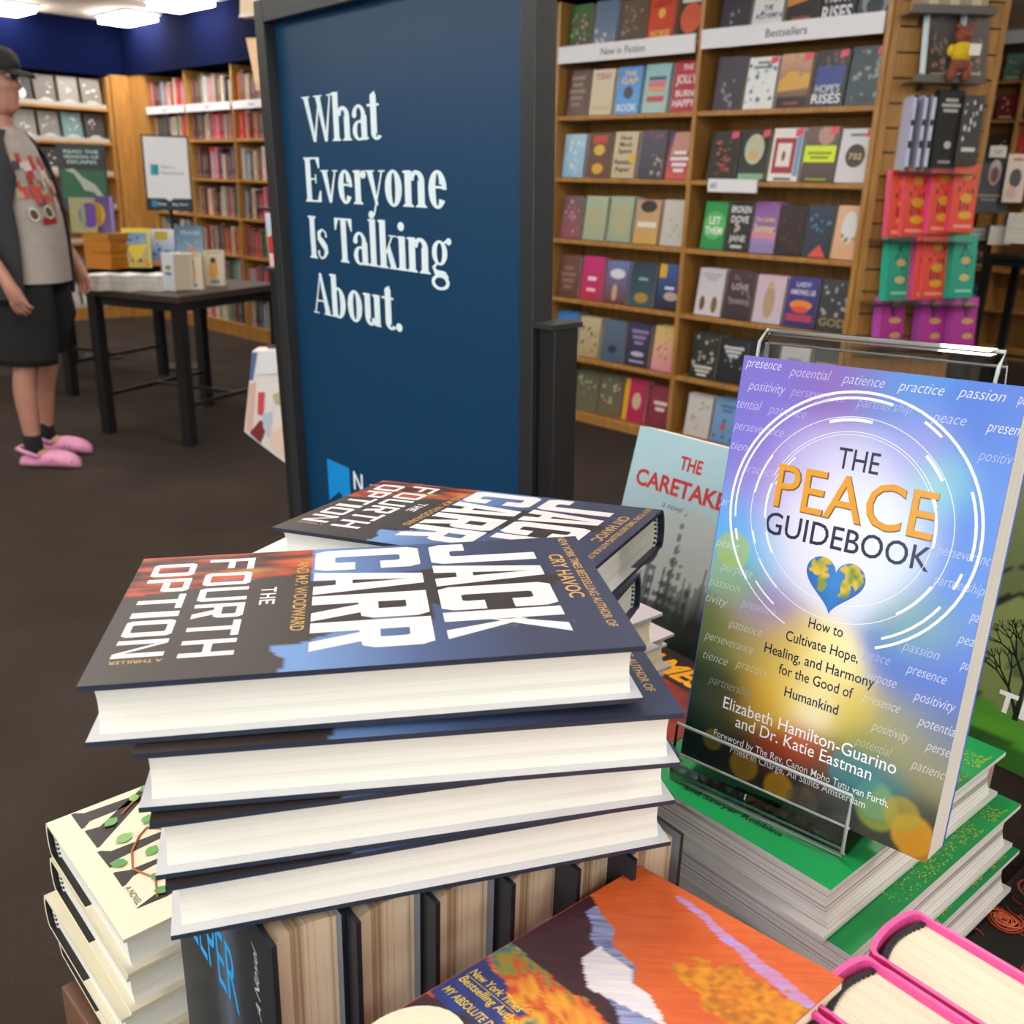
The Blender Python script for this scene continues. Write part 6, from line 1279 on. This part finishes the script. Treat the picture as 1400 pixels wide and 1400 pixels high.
def orange_front(q, z):
    D = OW - .0005
    q.grid((0, D, z), (0, -D, 0), (OH, 0, 0), 100, 170, lambda a, b: orange_col(a * D, OB + b * OH)); z += .0001
    yl = hx('e8c84a'); T = cover_text(q, D, z)
    for s, a, b, w in (('New York Times', .0027, .0487, .0325), ('Bestselling Author of', .0027, .0425, .0455), ('MY ABSOLUTE DARLING', .0028, .0332, .045)):
        T(s, a * k_, b * k_ - OB, .0042, w, yl, shear=.15, bold=.012)
    cr = hx('efe6cc'); n = 28
    q.poly([(.0475 * k_ - OB, D - .0025, z), (.0475 * k_ - OB, D - .034, z), (.0472 * k_ - OB, D - .034, z), (.0472 * k_ - OB, D - .0025, z)], yl)
    for i in range(n):
        t0, t1 = 2 * math.pi * i / n, 2 * math.pi * (i + 1) / n
        q.poly([(.0035 - OB + r_ * math.sin(t), D - (.0195 + r_ * .85 * math.cos(t)), z) for r_, t in ((.013, t0), (.0245, t0), (.0245, t1), (.013, t1))], cr)
ob = paperback('paperback_book', OH, OW, OT, hx('b8562a'), M['pages_cream'], orange_front, mat=M['jacket'])
kids(ob)
o0 = OM.translation + oY * OB + oX * OW - oN * OT
fplace(ob, frame(o0, oY, -oX, oN)); tag(ob, 'orange painted paperback with yellow handwriting, lying tilted in front of the dark row', 'book', 'orange painted paperbacks')
fx, fy = Vector((oX.x, oX.y, 0)).normalized(), Vector((oY.x, oY.y, 0)).normalized(); b0 = OM.translation
for k in range(6):
    zz_ = TZ + .0006 + k * (OT + .0005)
    mw = frame(Vector((b0.x, b0.y, zz_)) + fy * (OB + .004) + fx * (OW - .001), fy, -fx, (0, 0, 1))
    tag(clone(ob, mw), '%s orange paperback up from the table, beneath the tilted one' % ORD[k], 'book', 'orange painted paperbacks')
# --- pink jacketed books
sB = Vector((-.656, .755, 0)); sF = Vector((-.755, -.656, 0)); PKL, PKW, PKT = .2385, .158, .0425
def pink_front(q, z):
    D = PKW - .006; q.poly([(0, 0, z), (PKL, 0, z), (PKL, .062, z), (0, .062, z)], hx('1c1a1c'))
pk = hardcover('hardcover_book', PKL, PKW, PKT, hx('d8307a'), M['pages_cream'], pink_front, inner=hx('e2488e'), flap=.055, endp=hx('e0509a'), head=((.02,) * 3, (.012,) * 3), sides=hx('e060a0'), round_=.0045, bd=.0022, ins=.004, fins=.003, hrows=1)
# black jacket end on both boards near the fore-edge
q = MB()
for z0_, z1_ in ((-.0003, .0024), (PKT - .0024, PKT + .0003)): q.box((PKL - .003, .0, z0_), (PKL + .0004, .066, z1_), hx('1d1b1d'))
q.build('black_panel_edge', M['jacket'], pk); kids(pk)
sc0 = Vector((.1790, .3555, 0))
for k in range(3):
    c = sc0 + sF * (.0447 * k); o0 = Vector((c.x, c.y, TZ + .0006)) - sB * PKW - sF * (PKT / 2)
    mw = frame(o0, (0, 0, 1), sB, sF); o = fplace(pk, mw) if k == 0 else clone(pk, mw)
    tag(o, ['pink-jacketed hardcover standing upright, nearest the rose-patterned book', 'pink-jacketed hardcover standing in the middle of three', 'pink-jacketed hardcover standing nearest the orange cover'][k], 'book', 'pink jacketed hardcovers')
# --- black book with red roses
RXv = gx; RYv = gy; rp_ = at(1271, 1262, z=.897)
RW, RH, RT = .15, .22, .034
def rose_front(q, z):
    D = RW - .006; q.poly([(0, 0, z), (RH, 0, z), (RH, D, z), (0, D, z)], hx('15100f')); z += .0001; rr = random.Random(6)
    def spiral(cx, cy, R0, c, turns=3.2):
        pts = []
        for i in range(60):
            t = i / 59; a = t * turns * 2 * math.pi; r_ = R0 * (.12 + .88 * t) * (1 + .12 * math.sin(a * 2.6)); pts.append((cy + r_ * math.sin(a) * .8, D - (cx + r_ * math.cos(a)), z + .0004))
        q.tube(pts, .00045, 5, c)
    for cx, cy, R0, c in ((.0120, .0770, .015, 'c0402c'), (.0125, .0770, .012, 'd86a3a'), (.012, .077, .008, 'e07a40'), (.062, .055, .015, 'a83a2c'), (.03, .15, .015, 'b04030'), (.10, .08, .016, 'a83428'), (.055, .115, .012, '9a3024')): spiral(cx, cy, R0, hx(c))
    for k in range(110):
        x, y = rr.random() * D, rr.random() * RH; a = rr.random() * 6.28; s = .008 + .012 * rr.random(); c = hx(rr.choice(['8a2a22', 'a83a2a', '5a1c1a', '4a5a9a' if y < .05 else '7a2a22']))
        q.tube([(y + s * t * math.sin(a + t * 1.2), D - (x + s * t * math.cos(a + t * 1.2)), z + .0003) for t in (0, .25, .5, .75, 1)], [.0002, .0007, .0008, .0006, .0002], 5, c)
rb_ = hardcover('hardcover_book', RH, RW, RT, hx('161110'), M['pages_cream'], rose_front, inner=hx('d8d0c4'), head=None)
kids(rb_)
r0 = Vector((rp_.x, rp_.y, .897 - RT)) - RYv * .035 + RXv * .012
RXf, RYf = Vector((gx.x, gx.y, 0)).normalized(), Vector((gy.x, gy.y, 0)).normalized()
for k in range(3):
    mw = frame(Vector((r0.x, r0.y, .897 - RT - k * (RT + .0006))) + RXf * RW, RYf, -RXf, (0, 0, 1)); o = fplace(rb_, mw) if k == 0 else clone(rb_, mw)
    tag(o, ['black hardcover with red rose line drawings lying beside the pink books', 'second black hardcover under the rose-patterned one', 'lowest black hardcover under the rose-patterned one'][k], 'book', 'rose-patterned black hardcovers')
# --- dark riser and the green tree book at the right edge
rc = at(1361, 1036, z=.957); ux, uy = Vector((.66, -.75, 0)).normalized(), Vector((.75, .66, 0)).normalized()
q = MB(); q.obox(Vector((rc.x, rc.y, TZ + .0006)), ux * .19, uy * .12, Vector((0, 0, rc.z - TZ - .0006))); o = q.build('display_riser', M['darkwood'], bevel=.0015); tag(o, 'dark brown wooden riser under the green tree book', 'display riser')
tY = (Vector((0, 0, 1)) + uy * .22).normalized(); tN = ux.cross(tY).normalized()
t0 = rc + uy * .008 - ux * .036 + Vector((0, 0, .0008)); TRW, TRH = .15, .225
def tree_front(q, z):
    D = TRW
    def f(a, b):
        c = mixc(hx('33451f'), hx('6f7a4a'), b * 1.3)
        d = math.hypot(a - .30, (b - .36) * 1.4)
        if .10 < d < .28: c = mixc(hx('6f7a42'), hx('8a9458'), b)
        if .28 < d < .30 or .40 < d < .415: c = hx('1a2412')
        if b < .165 + .02 * math.sin(a * 9): c = mixc(hx('3a7a1e'), hx('5aa02c'), vnoise(a * 5, b * 60))
        if b < .07 + .02 * math.sin(a * 7): c = mixc(hx('1c3a14'), hx('2f6a1c'), vnoise(a * 6, b * 40))
        return c
    q.grid((0, D, z), (0, -D, 0), (TRH, 0, 0), 40, 60, f); z += .0001; bk = hx('14180f'); rr = random.Random(12)
    def br(x, y, a, l, w, n):
        x2, y2 = x + l * math.cos(a), y + l * math.sin(a)
        px_, py_ = -math.sin(a) * w, math.cos(a) * w
        q.poly([(y - py_, D - (x - px_), z), (y2 - py_ * .6, D - (x2 - px_ * .6), z), (y2 + py_ * .6, D - (x2 + px_ * .6), z), (y + py_, D - (x + px_), z)], bk)
        if n:
            for d in (-.5, .1, .55): br(x2, y2, a + d + rr.uniform(-.2, .2), l * .68, w * .62, n - 1)
    br(.047, .036, 1.6, .028, .0020, 4); br(.047, .040, 2.1, .02, .0014, 3)
    q.text('T', (.039, D - .0325, z + .0002), RX, RY, .014, col=hx('f0f0ee'), bold=.035); q.text('REE', (.039, D - .049, z + .0002), RX, RY, .014, w=.042, col=hx('f0f0ee'), bold=.03)
tb = paperback('paperback_book', TRH, TRW, .03, hx('2f4a1e'), M['pages_cream'], tree_front)
fplace(tb, frame(t0 + ux * TRW, tY, -ux, tN) @ Matrix.Translation((0, 0, 0))); tag(tb, 'green book with a bare black tree standing on the dark brown riser', 'book')
